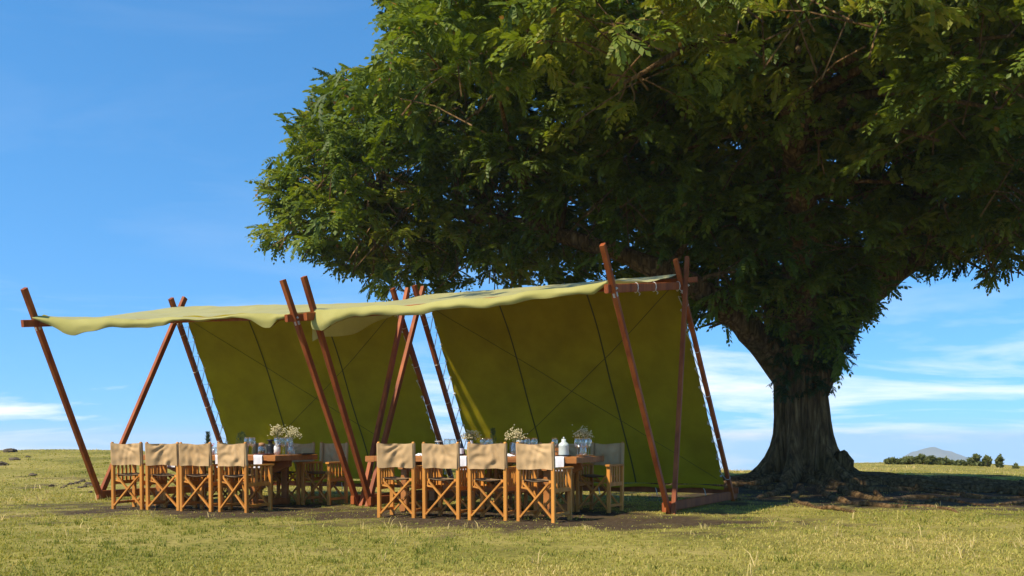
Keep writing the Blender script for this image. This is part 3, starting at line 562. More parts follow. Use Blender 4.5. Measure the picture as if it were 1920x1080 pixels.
# ------------------------------------------------------------------ tents
def V3(x, y, z): return Vector((x, y, z))
def tent(label, F0, P0, A0, B0, F1, P1, A1, B1, val, inset, seed):
    """F front beam end, P back/apex crossing, A front foot, B back foot at the left (0) and right (1) end frames"""
    base = (A0 + A1) / 2; base.z = 0; o = thing('canvas_tent', label, 'tent', base, 0, 'open fronted canvas tents on timber frames'); q = lambda p: p - base
    side = (A1 - A0).normalized()
    for k, (F, P, A, B) in enumerate(((F0, P0, A0, B0), (F1, P1, A1, B1))):
        sg = -1 if k == 0 else 1
        def pole(a, b, ext, off, w=.055, t=.088):
            d = (b - a).normalized(); e = b + d * ext; s0 = a - d * .02; MB().bar(q(s0 + side * off), q(e + side * off), t, w, up=side, bev=.06).obj('pole', M_POLE, o)
        pole(A, F, .52, sg * .03); pole(A, P, .42, sg * .085); pole(B, P, .38, sg * .03)
        d = (P - F).normalized(); b = MB().bar(q(F - d * (.26 if k == 0 else .14)), q(P + d * .22), .05, .10).obj('top_beam', M_POLE, o)
        MB().bar(q(A + V3(0, 0, .085) - (B - A).normalized() * .10), q(B + V3(0, 0, .085) + (B - A).normalized() * .22), .055, .12).obj('base_beam', M_POLE, o)
        for cc in (F, P):
            for kk in (-1, 1):   # coach bolts through the crossings
                bt = MB().lathe([(0, .0), (.017, .0), (.017, .010), (.008, .013), (.008, .022), (0, .022)], 8).obj('bolt', M_METAL, o, q(cc + side * (sg * .03 + kk * .030 if cc is F else sg * .085 + kk * .030))); bt.rotation_euler = (side * kk).to_track_quat('Z', 'Y').to_euler()
            dd = (F - A).normalized() if cc is F else (P - B).normalized(); ct = q(cc + side * sg * .03 - dd * .09)
            for w_ in range(4): MB().tube([ct + dd * (.013 * w_) + (side * math.cos(a) * .031 + dd.cross(side).normalized() * math.sin(a) * .048) for a in [2 * math.pi * j / 8 for j in range(9)]], .006, 4, False).obj('cord_lashing', M_CORD, o)
        n = 5   # cord lashings round the back pole and the top beam
        for i in range(n):
            t = (i + .6) / n; c = q(B.lerp(P, t) + side * sg * .03); dd = (P - B).normalized(); sx = side; sy = dd.cross(sx).normalized()
            MB().tube([c + (sx * math.cos(a) * .032 + sy * math.sin(a) * .056) for a in [2 * math.pi * j / 8 for j in range(9)]], .006, 4, False).obj('cord_lashing', M_CORD, o)
        for t in ((.32, .58, .97) if k else (.1, .95)):
            c = q(F.lerp(P, t)); MB().tube([c + (side * math.cos(a) * .032 + V3(0, 0, 1) * math.sin(a) * .06) for a in [2 * math.pi * j / 8 for j in range(9)]], .007, 4, False).obj('cord_lashing', M_CORD, o)
            if k: MB().tube([c + side * .03 + V3(0, 0, -.05), c + side * .045 + V3(.01, 0, -.075), c + side * .04 + V3(0, 0, -.095)], .004, 4).obj('cord_end', M_CORD, o)
    MB().bar(q(B0 + V3(0, 0, .16) - side * .1), q(B1 + V3(0, 0, .16) + side * .1), .05, .09).obj('base_beam', M_POLE, o)
    MB().bar(q(P0 + V3(0, 0, .075) - side * .22), q(P1 + V3(0, 0, .075) + side * .24), .05, .07).obj('ridge_beam', M_POLE, o)
    MB().bar(q(F0 + V3(0, 0, .0) - side * .02), q(F1 - side * .03), .04, .05).obj('front_rail', M_POLE, o)
    R0, R1 = P0 + V3(0, 0, .22), P1 + V3(0, 0, .16)
    E0, E1 = F0 + V3(0, 0, .075), F1 + V3(0, 0, .075)
    back = ((B0 + B1) / 2 - (P0 + P1) / 2); back.z = 0; back.normalize()
    rn = random.Random(seed); ph = [rn.uniform(0, 6) for _ in range(6)]
    def wr(u, v): return .018 * math.sin(u * 23 + v * 7 + ph[0]) * (1 - v) + .02 * mnoise.noise((u * 6 + seed, v * 4, 0)) + .012 * mnoise.noise((u * 18, v * 9, seed))
    def roof(u, v):
        p = E0.lerp(E1, u).lerp(R0.lerp(R1, u), v); sag = .10 * math.sin(math.pi * u) * (1 - v * .8) * .5 + .05 * math.sin(math.pi * v)
        p = p + V3(0, 0, -sag + wr(u, v)) - back * (.05 * (1 - v)); return q(p)
    rf = MB().grid(roof, 72, 22).obj('roof_canvas', M_ROOF, o)
    if seed == 11:   # loose side flap where the two roofs meet
        MB().grid(lambda u, v: Vector(roof(0, u)) + V3(0, 0, -.005 - v * (.36 * (1 - u) ** .7 + .05) + .02 * math.sin(u * 16) * v) - side * (.03 * math.sin(v * 2) + .02 * math.sin(u * 11) * v), 30, 6).obj('side_flap', M_ROOF, o)
    def hang(u): return np.interp(u, [a for a, _ in val], [b for _, b in val])
    def valance(u, v):
        p = q(Vector(roof(u, 0)) + base) if False else Vector(roof(u, 0)); h = float(hang(u)) * v
        fold = .010 * math.sin(u * 21 + ph[1] + 2 * v + 3 * mnoise.noise((u * 5, 0, seed))) * v + .018 * mnoise.noise((u * 14, v * 2, seed + 5)) * v
        return p - back * (.05 * math.sin(v * math.pi * .8) - fold) + V3(0, 0, -h + .006 * math.sin(u * 60 + ph[2]) * v)
    MB().grid(valance, 110, 8).obj('front_valance', M_ROOF, o)
    # under flap: the turned-in hem
    MB().grid(lambda u, v: Vector(valance(u, 1)) + back * (.16 * v + .02) + V3(0, 0, .03 * math.sin(v * 2.2) + .06 * v * v), 80, 4).obj('turned_hem', M_CANVAS, o)
    i0, i1 = inset
    W0, W1 = B0.lerp(P0, .095), B1.lerp(P1, .085); U0, U1 = P0 + V3(0, 0, .10), P1 + V3(0, 0, .09)
    def wall(u, v):
        ue = i0 + (1 - i0 - i1) * u; p = U0.lerp(U1, ue).lerp(W0.lerp(W1, ue), v)
        be = .10 * math.sin(math.pi * v) * math.sin(math.pi * u) + .03 * math.sin(math.pi * u * 3) * math.sin(math.pi * v) + .015 * mnoise.noise((u * 5, v * 4, seed + 3)) + .012 * math.sin((u * 9 + v * 14)) * u * v
        be += .010 * math.sin(v * 46 + 3 * mnoise.noise((v * 3, 0, seed))) * (math.exp(-u * 9) + math.exp(-(1 - u) * 9)) + .03 * mnoise.noise(((u * .8 + v * .5) * 5, (v * .8 - u * .5) * 1.6, seed)) * math.sin(math.pi * u) + .012 * math.sin((u - .3) * 40) * math.exp(-abs(u - .3) * 14) + .012 * math.sin((u - .66) * 40) * math.exp(-abs(u - .66) * 14)
        return q(p + back * (be + .03))
    wl = MB().grid(wall, 64, 36).obj('back_wall', M_CANVAS, o)
    MB().grid(lambda u, v: Vector(wall(u, .012 * 0 + 1)) + V3(0, 0, -.02 - .05 * v) + back * (-.02 * math.sin(v * 3) ) + V3(0, 0, .012 * math.sin(u * 30)), 60, 2).obj('wall_hem', M_CANVAS, wl)
    def strip(fn, w, n=30): return MB().grid(lambda u, v: fn(u, (v - .5) * w), n, 1)
    for us in (.30, .66): strip(lambda t, w: Vector(wall(us + .004 * math.sin(t * 9) + w, t)) - back * .012, .0055).obj('seam', M_SEAM, wl)
    for (a, b) in (((0.02, .04), (.98, .97)), ((.98, .03), (.02, .97))):
        pts = [Vector(wall(a[0] + (b[0] - a[0]) * t / 16, a[1] + (b[1] - a[1]) * t / 16)) - back * .03 for t in range(17)]; MB().tube(pts, .0045, 4).obj('brace_cable', M_SEAM, wl)
    for e in (0.004, .996):
        for i in range(11):
            c = Vector(wall(e, (i + .5) / 11)) - back * .012; MB().lathe([(.006, 0), (.018, .002), (.018, .006), (.006, .008)], 8).obj('eyelet', M_CERAM, wl, c).rotation_euler = (R(90), 0, 0)
    for e, (Bq, Pq), sg in ((.004, (B0, P0), -1), (.996, (B1, P1), 1)):   # white lacing between the eyelets and the back pole
        pts = []
        for i in range(23):
            v = .03 + .94 * i / 22; w_ = Vector(wall(e, v)) - back * .02; pl = q(Pq.lerp(Bq, .02 + v * .9) + side * sg * .0)
            pts.append(w_ if i % 2 else pl)
        MB().tube(pts, .006, 4).obj('lacing', M_CORD, wl)
    for t in (.12, .3, .5, .72, .9):   # ties down to the back base beam
        a = Vector(wall(t, 1)); b = q(B0.lerp(B1, t) + V3(0, 0, .16)); MB().tube([a + V3(0, 0, -.03), a.lerp(b, .5) + V3(.02, -.03, .0), b + V3(0, -.05, .0), b + V3(.02, -.05, -.09)], .007, 4).obj('wall_tie', M_CORD, o)
    return o
def g0(x, y): return V3(x, y, gz(x, y))
tL = tent('left open canvas tent on crossed timber poles behind four folding chairs',
     V3(-6.60, 13.75, 2.55), V3(-5.457, 16.2, 2.90), g0(-6.343, 15.3), g0(-4.97, 17.9), V3(-2.917, 13.16, 2.55), V3(-1.762, 15.23, 2.90), g0(-2.19, 13.875), g0(-.95, 16.5),
     [(0, .05), (.06, .11), (.12, .20), (.16, .22), (.24, .17), (.34, .12), (.47, .11), (.52, .12), (.56, .05), (.68, .04), (.78, .04), (.86, .10), (.905, .20), (.93, .20), (.955, .08), (1, .05)], (.022, .012), 3)
tR = tent('right open canvas tent on crossed timber poles next to the tree trunk',
     V3(-2.506, 12.70, 2.52), V3(-1.374, 15.2, 2.94), g0(-1.918, 13.65), g0(-.578, 16.28), V3(1.096, 10.96, 2.60), V3(2.257, 13.3, 3.0), g0(1.933, 12.33), g0(3.31, 14.87),
     [(0, .26), (.04, .28), (.09, .16), (.16, .12), (.3, .125), (.45, .12), (.6, .12), (.8, .11), (.92, .095), (.96, .13), (1, .05)], (.022, .015), 11)

# ------------------------------------------------------------------ tables
UL, UR = R(16), R(21)
def axes(th): return Vector((math.cos(th), -math.sin(th), 0)), Vector((math.sin(th), math.cos(th), 0))
TZ = .715
def table(label, corner, th, length, width):
    """corner = near right corner on plan; thing origin there, local x runs left along the table (negative), y away"""
    o = thing('trestle_table', label, 'table', (corner[0], corner[1], 0), -th, 'long wooden dining tables'); n = 6; w = width / n
    for i in range(n): MB().bar((-length, w * (i + .5), TZ - .035 - .002 * (i % 2)), (-.13, w * (i + .5), TZ - .035 - .002 * (i % 2)), w - .008, .07, bev=.08).obj('plank', M_TABLE, o)
    MB().bar((-.063, -.004, TZ - .036), (-.063, width + .004, TZ - .036), .126, .074, bev=.06).obj('end_board', M_TABLE, o); MB().bar((-length - .065, 0, TZ - .036), (-length - .065, width, TZ - .036), .126, .074, bev=.06).obj('end_board', M_TABLE, o)
    for x in (-.42, -length + .35):
        for y in (.18, width - .18): MB().bar((x, y, 0), (x, y, TZ - .07), .09, .09).obj('leg', M_TABLE, o)
        MB().bar((x, .05, TZ - .12), (x, width - .05, TZ - .12), .07, .09).obj('cross_beam', M_TABLE, o); MB().bar((x, .1, .06), (x, width - .1, .06), .08, .09).obj('foot_beam', M_TABLE, o)
    MB().bar((-.5, width / 2, .3), (-length + .4, width / 2, .3), .05, .10).obj('stretcher', M_TABLE, o)
    for s in (0, 1): x0 = -.12 if s == 0 else -length + .1; x1 = -.95 if s == 0 else -length + .9; MB().bar((x0, width / 2, TZ - .1), (x1, width / 2, .3), .06, .12).obj('brace', M_TABLE, o)
    return o
TL_C, TR_C = (-3.13, 13.05), (.76, 11.62)
TABL = table('long wooden table laid for a meal in the left tent', TL_C, UL, 2.25, 1.2)
TABR = table('long wooden table laid for a meal in the right tent', TR_C, UR, 2.7, 1.2)

# ------------------------------------------------------------------ folding chairs
def chair_proto(variant):
    """local: back posts at y=0, front at y=.45, faces +y"""
    o = bpy.data.objects.new('folding_chair', None); COL.objects.link(o); W = .213; D = .46; r = random.Random(variant)
    for s in (-1, 1):
        MB().bar((s * W, 0, 0), (s * W, -.012, .60), .042, .05).obj('back_post', M_WOOD, o)
        MB().tube([(s * W, -.012, .60), (s * W, -.03, .885), (s * W, -.031, .895)], [.019, .019, .014], 8).obj('upper_post', M_WOOD, o)
        MB().bar((s * W, D, 0), (s * W, D, .585), .042, .05).obj('front_post', M_WOOD, o)
        MB().bar((s * W, .0, .598), (s * W, D + .05, .598), .058, .026).obj('arm_rest', M_WOOD, o)
        MB().bar((s * W, .02, .355), (s * W, D - .02, .355), .026, .05).obj('side_rail', M_WOOD, o); MB().bar((s * W, .02, .085), (s * W, D - .02, .085), .026, .035).obj('foot_rail', M_WOOD, o)
        for i in range(4): y = D * (.22 + .19 * i); MB().bar((s * W, y, .37), (s * W, y, .59), .036, .014, up=(1, 0, 0)).obj('slat', M_WOOD, o)
        MB().bar((s * (W - .045), -.0, .452), (s * (W - .045), D, .452), .03, .03).obj('seat_rail', M_WOOD, o)
    for yb, y in ((0, -.002), (1, D + .002)):
        MB().bar((-W + .05, y + .012, .435), (W - .025, y + .012, .05), .022, .038, up=(0, 1, 0)).obj('cross_leg', M_WOOD, o); MB().bar((W - .05, y - .014, .435), (-W + .025, y - .014, .05), .022, .038, up=(0, 1, 0)).obj('cross_leg', M_WOOD, o)
        for s in (-1, 1): MB().bar((s * (W - .02), y, .385), (s * (W - .115), y, .368), .012, .02).obj('hinge_strut', M_WOOD, o)
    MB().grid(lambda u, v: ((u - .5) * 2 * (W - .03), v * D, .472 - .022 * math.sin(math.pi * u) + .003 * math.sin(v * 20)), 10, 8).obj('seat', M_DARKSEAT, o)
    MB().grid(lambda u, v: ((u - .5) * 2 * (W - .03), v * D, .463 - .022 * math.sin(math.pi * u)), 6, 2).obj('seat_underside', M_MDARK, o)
    ph = [r.uniform(0, 6) for _ in range(4)]; dr = r.uniform(.25, .7)
    def backr(u, v):
        x = (u - .5) * 2 * W; z = .585 + .295 * v; s = math.sin(math.pi * u)
        q = mnoise.noise((u * 2.2 + variant * 3.7, v * 2.5, variant)); cu = [.2, .8, .35, .6][variant]; rd = math.hypot((u - cu) * 1.5, v - 1.05)
        f = .02 * mnoise.noise(((u + v * (dr - .5)) * 7 + variant * 5, (v - u * (dr - .5)) * 2.2, variant)) * s + .010 * math.sin(13 * math.atan2(u - cu, 1.15 - v) + 5 * q) * s * min(1, rd * 1.3) + .008 * q
        z += .012 * s * (-1 if v > .5 else .6) * abs(v - .5) * 2 + .006 * math.sin(u * 7 + ph[2]) * s
        return (x, -.028 - .012 * v - .02 + .05 * s * (.5 + .3 * v) + f * 1.25, z)
    bk = MB().grid(backr, 28, 16).obj('backrest', M_TAN, o)
    for s in (-1, 1): MB().tube([(s * W, -.013, .587), (s * W, -.03, .878)], .0255, 10, False).obj('sleeve', M_TAN, bk)
    return o
PROTO = [chair_proto(v) for v in range(4)]; used = set()
def chair(x, y, rz, v, label, group):
    if v in used: o = copy_tree(PROTO[v])
    else: o = PROTO[v]; used.add(v)
    o.location = (x, y, gz(x, y) * .5); o.rotation_euler = (0, 0, rz); tag(o, label, 'chair', group); return o
vl, ul = axes(UL); vr, ur = axes(UR)
ORD = ['leftmost', 'second from left', 'third from left', 'rightmost']
near_l = [(-5.10, 13.10, 3), (-4.57, 12.93, 8), (-4.08, 12.76, 1), (-3.55, 12.58, -9)]
near_r = [(-1.36, 11.63, 9), (-.82, 11.49, 2), (-.275, 11.24, 5), (.27, 11.01, -5)]
for i, (x, y, j) in enumerate(near_l): chair(x, y, -UL + R(j), i, ORD[i] + ' tan folding chair in the near row at the left table', 'near row of chairs at the left table')
for i, (x, y, j) in enumerate(near_r): chair(x, y, -UR + R(j), (i + 1) % 4, ORD[i] + ' tan folding chair in the near row at the right table', 'near row of chairs at the right table')
for i in range(4): p = Vector((-2.62, 14.45, 0)) - vl * .55 * (3 - i); chair(p.x, p.y, math.pi - UL + R([3, -4, 2, -5][i]), (i + 2) % 4, ORD[i] + ' tan folding chair facing us on the far side of the left table', 'far row of chairs at the left table')
for i in range(4): p = Vector((1.24, 12.95, 0)) - vr * .57 * (3 - i); chair(p.x, p.y, math.pi - UR + R([2, -3, 4, -6][i]), (i + 3) % 4, ORD[i] + ' tan folding chair facing us on the far side of the right table', 'far row of chairs at the right table')

# ------------------------------------------------------------------ things on the tables
def on(tab, px, frac, width=1.2):
    """point on a table top: frac of the way across, along the table where the photograph shows it"""
    c, th = (TL_C, UL) if tab == 'L' else (TR_C, UR); v, u = axes(th); p = Vector((*c, 0)) + u * width * frac; k = (px - 960) / F_PX; t = (k * p.y - p.x) / (v.x - k * v.y); p = p + v * t; p.z = TZ + .001; return p
WG = [(.0, .002), (.036, .003), (.034, .007), (.006, .012), (.0045, .05), (.0045, .095), (.016, .108), (.036, .132), (.043, .165), (.042, .195), (.035, .232), (.034, .232), (.0405, .195), (.0415, .165), (.034, .133), (.012, .111)]
WGM = MB().lathe(WG, 16).mesh('wine_glass', M_GLASS)
def glass(tab, px, fr, lb, sc=1.0):
    p = on(tab, px, fr); o = thing('wine_glass', lb, 'wine glass', p, 0, 'wine glasses on the tables'); link('bowl', WGM, o).scale = (sc, sc, sc)
TM = MB().lathe([(.0, .002), (.032, .002), (.038, .05), (.040, .105), (.0385, .105), (.036, .05), (.030, .008), (0, .008)], 14).mesh('tumbler', M_GLASS)
def tumbler(tab, px, fr, lb): o = link('tumbler', TM, None, on(tab, px, fr)); tag(o, lb, 'glass', 'water tumblers on the tables')
def breath(tab, px, fr, h, w, lb, vase='glass', seed=0):
    p = on(tab, px, fr); o = thing('flower_vase', lb, 'flower vase', p, 0, 'vases of small cream flowers'); r = random.Random(seed)
    if vase == 'glass': MB().lathe([(0, .003), (.045, .003), (.05, .05), (.042, .13), (.03, .16), (.034, .18), (.032, .18), (.028, .16), (.04, .12), (.046, .05), (.04, .01), (0, .01)], 16).obj('vase', M_GLASS, o)
    else: MB().lathe([(0, .003), (.04, .003), (.055, .05), (.05, .10), (.02, .14), (.018, .19), (.024, .2), (.016, .2), (.012, .15)], 16).obj('vase', M_CERAM, o)
    st = MB(); fl = MB(); z0 = .17; 
    for i in range(26):
        a = r.uniform(0, 6.28); q = math.sqrt(r.random()) * w; e = Vector((q * math.cos(a), q * math.sin(a), z0 + (h - z0) * (1 - .45 * (q / w) ** 2) * r.uniform(.72, 1.05))); m1 = Vector((e.x * .35, e.y * .35, z0 + (e.z - z0) * .55)); st.tube([(0, 0, .03), (e.x * .06, e.y * .06, z0), m1, e], [.0022, .002, .0016, .001], 3, False)
        for j in range(7):
            f = e + Vector((r.gauss(0, .028), r.gauss(0, .028), r.gauss(-.01, .026))); s = r.uniform(.0055, .011); st.tube([m1.lerp(e, r.uniform(.5, 1)), f], .0007, 3, False)
            fl.add([f + Vector(k) * s for k in ((1, 0, 0), (-1, 0, 0), (0, 1, 0), (0, -1, 0), (0, 0, 1), (0, 0, -1))], [(0, 2, 4), (2, 1, 4), (1, 3, 4), (3, 0, 4), (2, 0, 5), (1, 2, 5), (3, 1, 5), (0, 3, 5)])
    st.obj('stems', M_STEM, o)['kind'] = 'stuff'; fl.obj('blossoms', M_FLOWER, o)['kind'] = 'stuff'
def herb(tab, px, fr, h, w, lb, seed, pot=M_CERAM, narrow=False):
    p = on(tab, px, fr); o = thing('potted_herb', lb, 'potted plant', p, 0); MB().lathe([(0, .002), (.04, .002), (.055, .10), (.05, .10), (.045, .085), (0, .085)], 16).obj('pot', pot, o)
    r = np.random.default_rng(seed); n = 260; z = r.uniform(.1, h, n); q = w * (1 - .75 * ((z - .1) / (h - .1)) if narrow else np.sqrt(np.clip(1 - ((z - .45 * h) / (.6 * h)) ** 2, .1, 1))) * np.sqrt(r.random(n)); a = r.uniform(0, 6.28, n)
    B = np.stack([q * np.cos(a), q * np.sin(a), z], -1); d = np.stack([np.cos(a) * .7, np.sin(a) * .7, r.uniform(.5, 1.6, n)], -1); d /= np.linalg.norm(d, axis=1)[:, None]; s = np.stack([-np.sin(a), np.cos(a), 0 * a], -1); ln = r.uniform(.03, .075, n)[:, None]
    V = np.stack([B, B + d * ln * .5 + s * .006, B + d * ln, B + d * ln * .5 - s * .006], 1).reshape(-1, 3); T = np.arange(n)[:, None] * 4 + np.array([[0, 1, 2, 3]])
    link('foliage', np_mesh('foliage', V, T, M_HERB, np.repeat(r.random(n), 4)), o)['kind'] = 'stuff'
    st = MB()
    for i in range(9): st.tube([(0, 0, .08), (q[i] * math.cos(a[i]) * .6, q[i] * math.sin(a[i]) * .6, z[i])], .002, 3, False)
    st.obj('stems', M_STEM, o)
def napkin_hang(tab, px, lb, w=.13, drop=.17):
    c, th = (TL_C, UL) if tab == 'L' else (TR_C, UR); p = on(tab, px, 0); o = thing('hanging_napkin', lb, 'napkin', p, -th, 'white napkins hanging over the table edge')
    def f(u, v):
        s = v * (.16 + drop); x = (u - .5) * w * (1 - .03 * v); k = .004 * math.sin(u * 8 + v * 2)
        if s < .16: return (x, .155 - s, .006 + k * .3)
        e = s - .16; return (x + .004 * math.sin(e * 20), -.010 - .006 * math.sin(min(1, e / .03) * 1.57) + k * min(1, e * 8), .004 - e)
    MB().grid(f, 8, 24).obj('cloth', M_WHITE, o)
def napkin_fold(tab, px, fr, lb, seed):
    p = on(tab, px, fr); o = thing('folded_napkin', lb, 'napkin', p, R(seed * 40), 'folded napkins on the tables')
    MB().grid(lambda u, v: ((u - .5) * .17, (v - .5) * .12, .004 + .028 * (math.sin(u * 3.14) ** .6) * (math.sin(v * 3.14) ** .6) + .012 * mnoise.noise((u * 5, v * 5, seed))), 14, 10).obj('cloth', M_WHITE, o)
def plate(tab, px, fr, m, lb, r=.13, name='plate'): tag(MB().lathe([(0, .003), (r * .6, .003), (r * .72, .006), (r, .018), (r, .021), (r * .7, .011), (0, .009)], 28).obj(name, m, None, on(tab, px, fr)), lb, 'plate', 'plates on the tables')
# left table
breath('L', 519, .62, .43, .07, 'left one of two vases of cream flowers on the left table', 'ceram', 1); breath('L', 546, .45, .40, .11, 'right one of two vases of cream flowers on the left table', 'glass', 2)
herb('L', 453, .72, .29, .075, 'bushy green herb in a pot on the left table', 3)
for px, fr, k in ((464, .5, 'leftmost wine glass showing right of the bushy herb'), (473, .42, 'wine glass between the bushy herb and the cork lidded jar'), (520, .3, 'wine glass just right of the dark lantern, first of three'), (531, .36, 'wine glass right of the dark lantern, middle of three'), (543, .28, 'wine glass right of the dark lantern, last of three')): glass('L', px, fr, k, 1.06)
def jar(tab, px, fr, lb, h=.13, r=.05, lid=M_CORK):
    o = thing('glass_jar', lb, 'jar', on(tab, px, fr)); MB().lathe([(0, .003), (r * .95, .003), (r, .02), (r, h * .82), (r * .8, h), (r * .74, h), (r * .9, h * .8), (r * .9, .02), (0, .012)], 16).obj('jar_body', M_GLASS, o); MB().lathe([(0, .012), (r * .86, .014), (r * .86, h * .55), (0, h * .57)], 14).obj('contents', M_HERB, o); MB().lathe([(0, h - .01), (r * .72, h - .01), (r * .86, h + .005), (r * .84, h + .035), (0, h + .04)], 14).obj('lid', lid, o)
jar('L', 491, .35, 'cork lidded glass jar on the left table')
o = thing('lantern', 'black iron lantern with ringed body on the left table', 'lantern', on('L', 507, .4))
MB().lathe([(0, .002), (.055, .002), (.058, .015), (.045, .03), (.05, .06), (.046, .09), (.05, .12), (.04, .15), (0, .15)], 16).obj('body', M_MDARK, o); MB().lathe([(.03, .15), (.026, .19), (.05, .2), (.05, .21), (0, .215)], 16).obj('cap', M_MDARK, o)
def flowerpot(px, fr):
    o = thing('flower_pot', 'small white pot of orange flowers on the left table', 'flower pot', on('L', px, fr)); MB().lathe([(0, .002), (.032, .002), (.042, .085), (.038, .085), (.03, .07), (0, .07)], 16).obj('pot', M_CERAM, o); fl = MB(); r = random.Random(4)
    for i in range(16):
        c = Vector((r.gauss(0, .025), r.gauss(0, .025), .11 + r.random() * .045))
        for k in range(5): a = k * 1.257; d = Vector((math.cos(a), math.sin(a), .5)) * .016; s = Vector((-math.sin(a), math.cos(a), 0)) * .007; fl.add([c, c + d * .6 + s, c + d, c + d * .6 - s], [(0, 1, 2, 3)])
    fl.obj('petals', M_ORANGE, o)['kind'] = 'stuff'; st = MB(); [st.tube([(0, 0, .05), (r.gauss(0, .02), r.gauss(0, .02), .12)], .002, 3, False) for _ in range(8)]; st.obj('stems', M_STEM, o)
flowerpot(397, .15)
herb('L', 390, .85, .30, .03, 'slim succulent in a tall pot at the back of the left table', 8, M_CERAM, True)
def crate(tab, px, fr, lb, w=.22, d=.16, h=.11):
    th = UL if tab == 'L' else UR; o = thing('wooden_crate', lb, 'crate', on(tab, px, fr), -th)
    for s in (-1, 1):
        for k in range(2): MB().box((0, s * d / 2, .03 + k * .055), (w, .012, .042)).obj('slat', M_TABLE, o)
        MB().box((s * w / 2, 0, h / 2 + .003), (.012, d - .014, h)).obj('end_panel', M_TABLE, o)
    MB().box((0, 0, .008), (w - .014, d - .014, .01)).obj('base', M_TABLE, o)
crate('L', 374, .9, 'small slatted wooden crate at the back of the left table', .26)
plate('L', 495, .16, M_MAROON, 'maroon plate near the front right of the left table', .14); plate('L', 574, .72, M_BLACK, 'black plate at the right end of the left table', .15); plate('L', 352, .5, M_ENAMEL, 'pale green dish near the left end of the left table', .12, 'dish')
tag(MB().lathe([(0, .002), (.05, .002), (.085, .05), (.08, .05), (.046, .01), (0, .01)], 20).obj('bowl', M_ENAMEL, None, on('L', 372, .62)), 'pale green bowl behind the second and third chairs', 'bowl')
for px, fr, lb in ((404, .7, 'left one of two tumblers left of the bushy herb'), (417, .75, 'right one of two tumblers left of the bushy herb')): tumbler('L', px, fr, lb)
napkin_hang('L', 484, 'white napkin hanging off the left table right of the fourth chair'); napkin_hang('L', 322, 'white napkin hanging off the left table behind the third chair')
napkin_hang('L', 412, 'white napkin hanging off the left table behind the fourth chair')
# right table
breath('R', 884, .7, .33, .10, 'white vase of cream flowers at the left of the right table', 'ceram', 5); breath('R', 964, .5, .34, .12, 'bushy vase of cream flowers at the middle of the right table', 'glass', 6); breath('R', 1093, .62, .36, .095, 'rounded vase of cream flowers at the right end of the table', 'glass', 7)
herb('R', 924, .62, .33, .04, 'tall narrow herb in a pot on the right table', 12, M_CORK, True)
for px, fr, lb in ((903, .6, 'tumbler just right of the white vase, first of two'), (914, .55, 'tumbler right of the white vase, second of two'), (933, .7, 'tumbler right of the tall narrow herb'), (990, .6, 'tumbler left one of two behind the fourth near chair'), (1003, .55, 'tumbler right one of two behind the fourth near chair')): tumbler('R', px, fr, lb)
for px, fr, lb in ((906, .4, 'wine glass behind the third near chair of the right table, left one'), (918, .35, 'wine glass behind the third near chair of the right table, right one'), (989, .35, 'wine glass behind the fourth near chair of the right table, left one'), (1002, .3, 'wine glass behind the fourth near chair of the right table, right one'), (1040, .5, 'wine glass just left of the pale canister'), (1083, .22, 'left one of three wine glasses right of the pale canister'), (1094, .27, 'middle one of three wine glasses right of the pale canister'), (1103, .2, 'right one of three wine glasses right of the pale canister')): glass('R', px, fr, lb)
glass('R', 838, .6, 'wine glass seen above the second near chair of the right table', .95); glass('R', 849, .75, 'wine glass seen above the gap beside the second near chair', .95)
o = thing('canister', 'pale enamel canister with knobbed lid on the right table', 'canister', on('R', 1057, .22))
MB().lathe([(0, .012), (.062, .012), (.064, .03), (.062, .13), (.064, .135), (0, .135)], 22).obj('body', M_ENAMEL, o); lid = MB().lathe([(.064, .1355), (.064, .145), (.05, .165), (.028, .18), (.027, .215), (0, .217)], 20).obj('lid', M_ENAMEL, o); MB().lathe([(.0, .217), (.012, .217), (.009, .228), (.011, .236), (0, .243)], 10).obj('knob', M_METAL, lid)
plate('R', 1057, .22, M_BLACK, 'dark plate under the pale canister', .10, 'plate'); plate('R', 1098, .38, M_CORK, 'brown wooden plate below the rounded flower vase', .12, 'plate')
crate('R', 1043, .62, 'slatted wooden crate left of the pale canister', .2, .16, .15); crate('R', 900, .5, 'slatted wooden crate behind the third near chair', .3, .14, .11)
o = thing('dark_bottle', 'dark bottle with white paper label beside the third near chair', 'bottle', on('R', 864, .25)); MB().lathe([(0, .002), (.036, .002), (.038, .02), (.038, .12), (.015, .155), (.0145, .20), (0, .20)], 16).obj('bottle_body', M_BLACK, o); MB().lathe([(.0387, .03), (.0387, .10)], 16).obj('paper_label', M_WHITE, o)
jar('R', 975, .68, 'large pale glass jar behind the bushy flower vase', .17, .06, M_ENAMEL)
o = thing('cake_stand', 'small two tiered stand seen over the second near chair', 'cake stand', on('R', 823, .75))
for k in range(2): MB().lathe([(0, .12 + k * .06), (.07 - k * .012, .12 + k * .06), (.07 - k * .012, .132 + k * .06), (0, .132 + k * .06)], 18).obj('tier', M_METAL, o)
MB().tube([(0, 0, 0), (0, 0, .2)], .008, 8).obj('stem', M_METAL, o); MB().lathe([(0, .001), (.05, .001), (.045, .01), (0, .014)], 16).obj('foot', M_METAL, o)
napkin_fold('R', 788, .35, 'folded white napkin between the first two near chairs', 2); napkin_fold('R', 953, .3, 'folded white napkin between the third and fourth near chairs', 3)
napkin_hang('R', 866, 'white napkin hanging off the right table beside the second near chair'); napkin_hang('R', 1048, 'white napkin hanging off the right table right of the fourth chair')

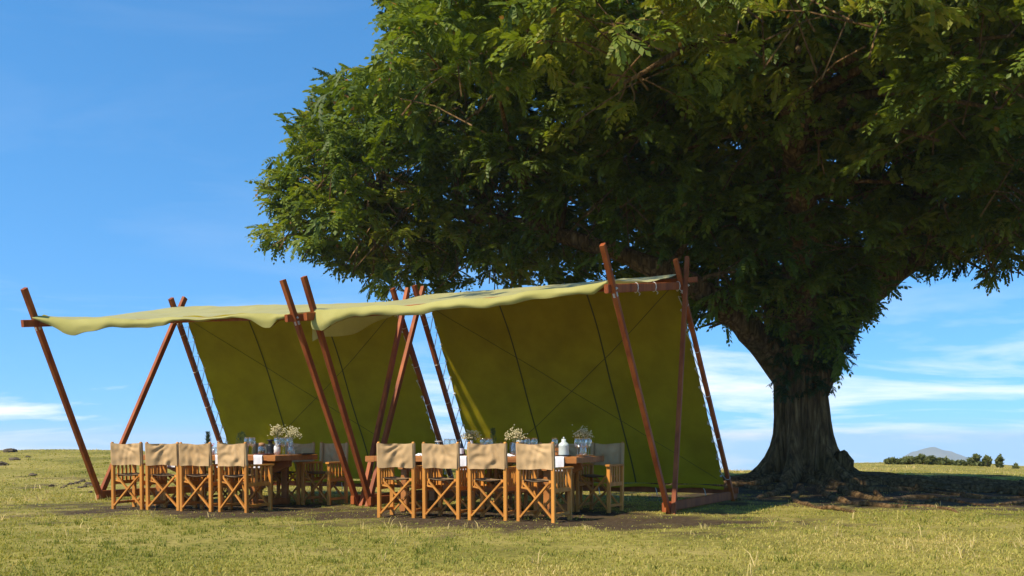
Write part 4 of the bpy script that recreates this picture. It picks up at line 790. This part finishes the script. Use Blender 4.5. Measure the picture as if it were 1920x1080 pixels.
# ------------------------------------------------------------------ stones on the slope
def rock(px, py, s, seed, lb):
    s *= .8
    # find ground under the pixel
    d = 14.0
    for _ in range(200):
        p = at(px, py, d)
        if p.z <= gz(p.x, p.y): break
        d += .12
    p = at(px, py, d); mb = MB(); n = 10; r = random.Random(seed); sx, sy, sz = s * r.uniform(.9, 1.5), s * r.uniform(.7, 1.1), s * r.uniform(.4, .7); vs = []
    for i in range(8):
        ph = math.pi * i / 7
        for k in range(n): th = 2 * math.pi * k / n; dv_ = Vector((math.sin(ph) * math.cos(th), math.sin(ph) * math.sin(th), math.cos(ph))); q = 1 + .5 * mnoise.noise(dv_ * 1.8 + Vector((seed * 7.1, 0, 0))); vs.append((dv_.x * sx * q, dv_.y * sy * q, dv_.z * sz * q))
    mb.add(vs, [(i * n + k, i * n + (k + 1) % n, (i + 1) * n + (k + 1) % n, (i + 1) * n + k) for i in range(7) for k in range(n)]); o = mb.obj('stone', M_ROCK, None, (p.x, p.y, gz(p.x, p.y) + sz * .08)); o.rotation_euler = (0, 0, r.uniform(0, 6)); tag(o, lb, 'stone', 'dark stones lying on the grass slope')
PILE = 'small dark stone in the pile left of the left tent foot'
for k, (px, py, s) in enumerate([(155, 903, .10), (145, 908, .09), (133, 910, .08), (166, 909, .09), (174, 912, .10), (180, 907, .08), (122, 913, .07), (160, 914, .07), (150, 915, .06), (188, 914, .07), (116, 915, .05), (136, 917, .05), (170, 924, .06), (186, 918, .06)]): rock(px, py, s, 60 + k, PILE)
for k, (px, py, s, lb) in enumerate([(20, 848, .22, 'large flat dark stone near the left ridge line'), (5, 873, .16, 'dark stone at the left edge of the picture'), (28, 863, .15, 'flat dark stone on the upper left slope'), (52, 858, .10, 'small stone right of the flat stones on the upper left slope'), (61, 893, .13, 'lone grey tussocky stone halfway down the left slope'), (98, 913, .07, 'lone stone just left of the stone pile'), (65, 916, .06, 'lone small stone well left of the stone pile')]): rock(px, py, s, 90 + k, lb)

# ------------------------------------------------------------------ haze
HAZE = True
if HAZE:
    hm = bpy.data.materials.new('haze'); hm.use_nodes = True; nt = hm.node_tree; nt.nodes.clear(); pv = N(nt, 'ShaderNodeVolumePrincipled', i_Density=.00040, i_Anisotropy=.2); pv.inputs['Color'].default_value = (.76, .86, .98, 1)
    ho = N(nt, 'ShaderNodeOutputMaterial'); nt.links.new(pv.outputs[0], ho.inputs['Volume']); zl = float(Z.min()) - 2
    zt = 20.0; hz = MB().box((0, (gy[0] + gy[-1]) / 2, (zl + zt) / 2), ((gx[-1] - gx[0]) + 200, (gy[-1] - gy[0]) + 900, zt - zl)); ob = hz.obj('haze', hm); tag(ob, 'thin pale haze in the air over the hill', 'haze', kind='stuff')
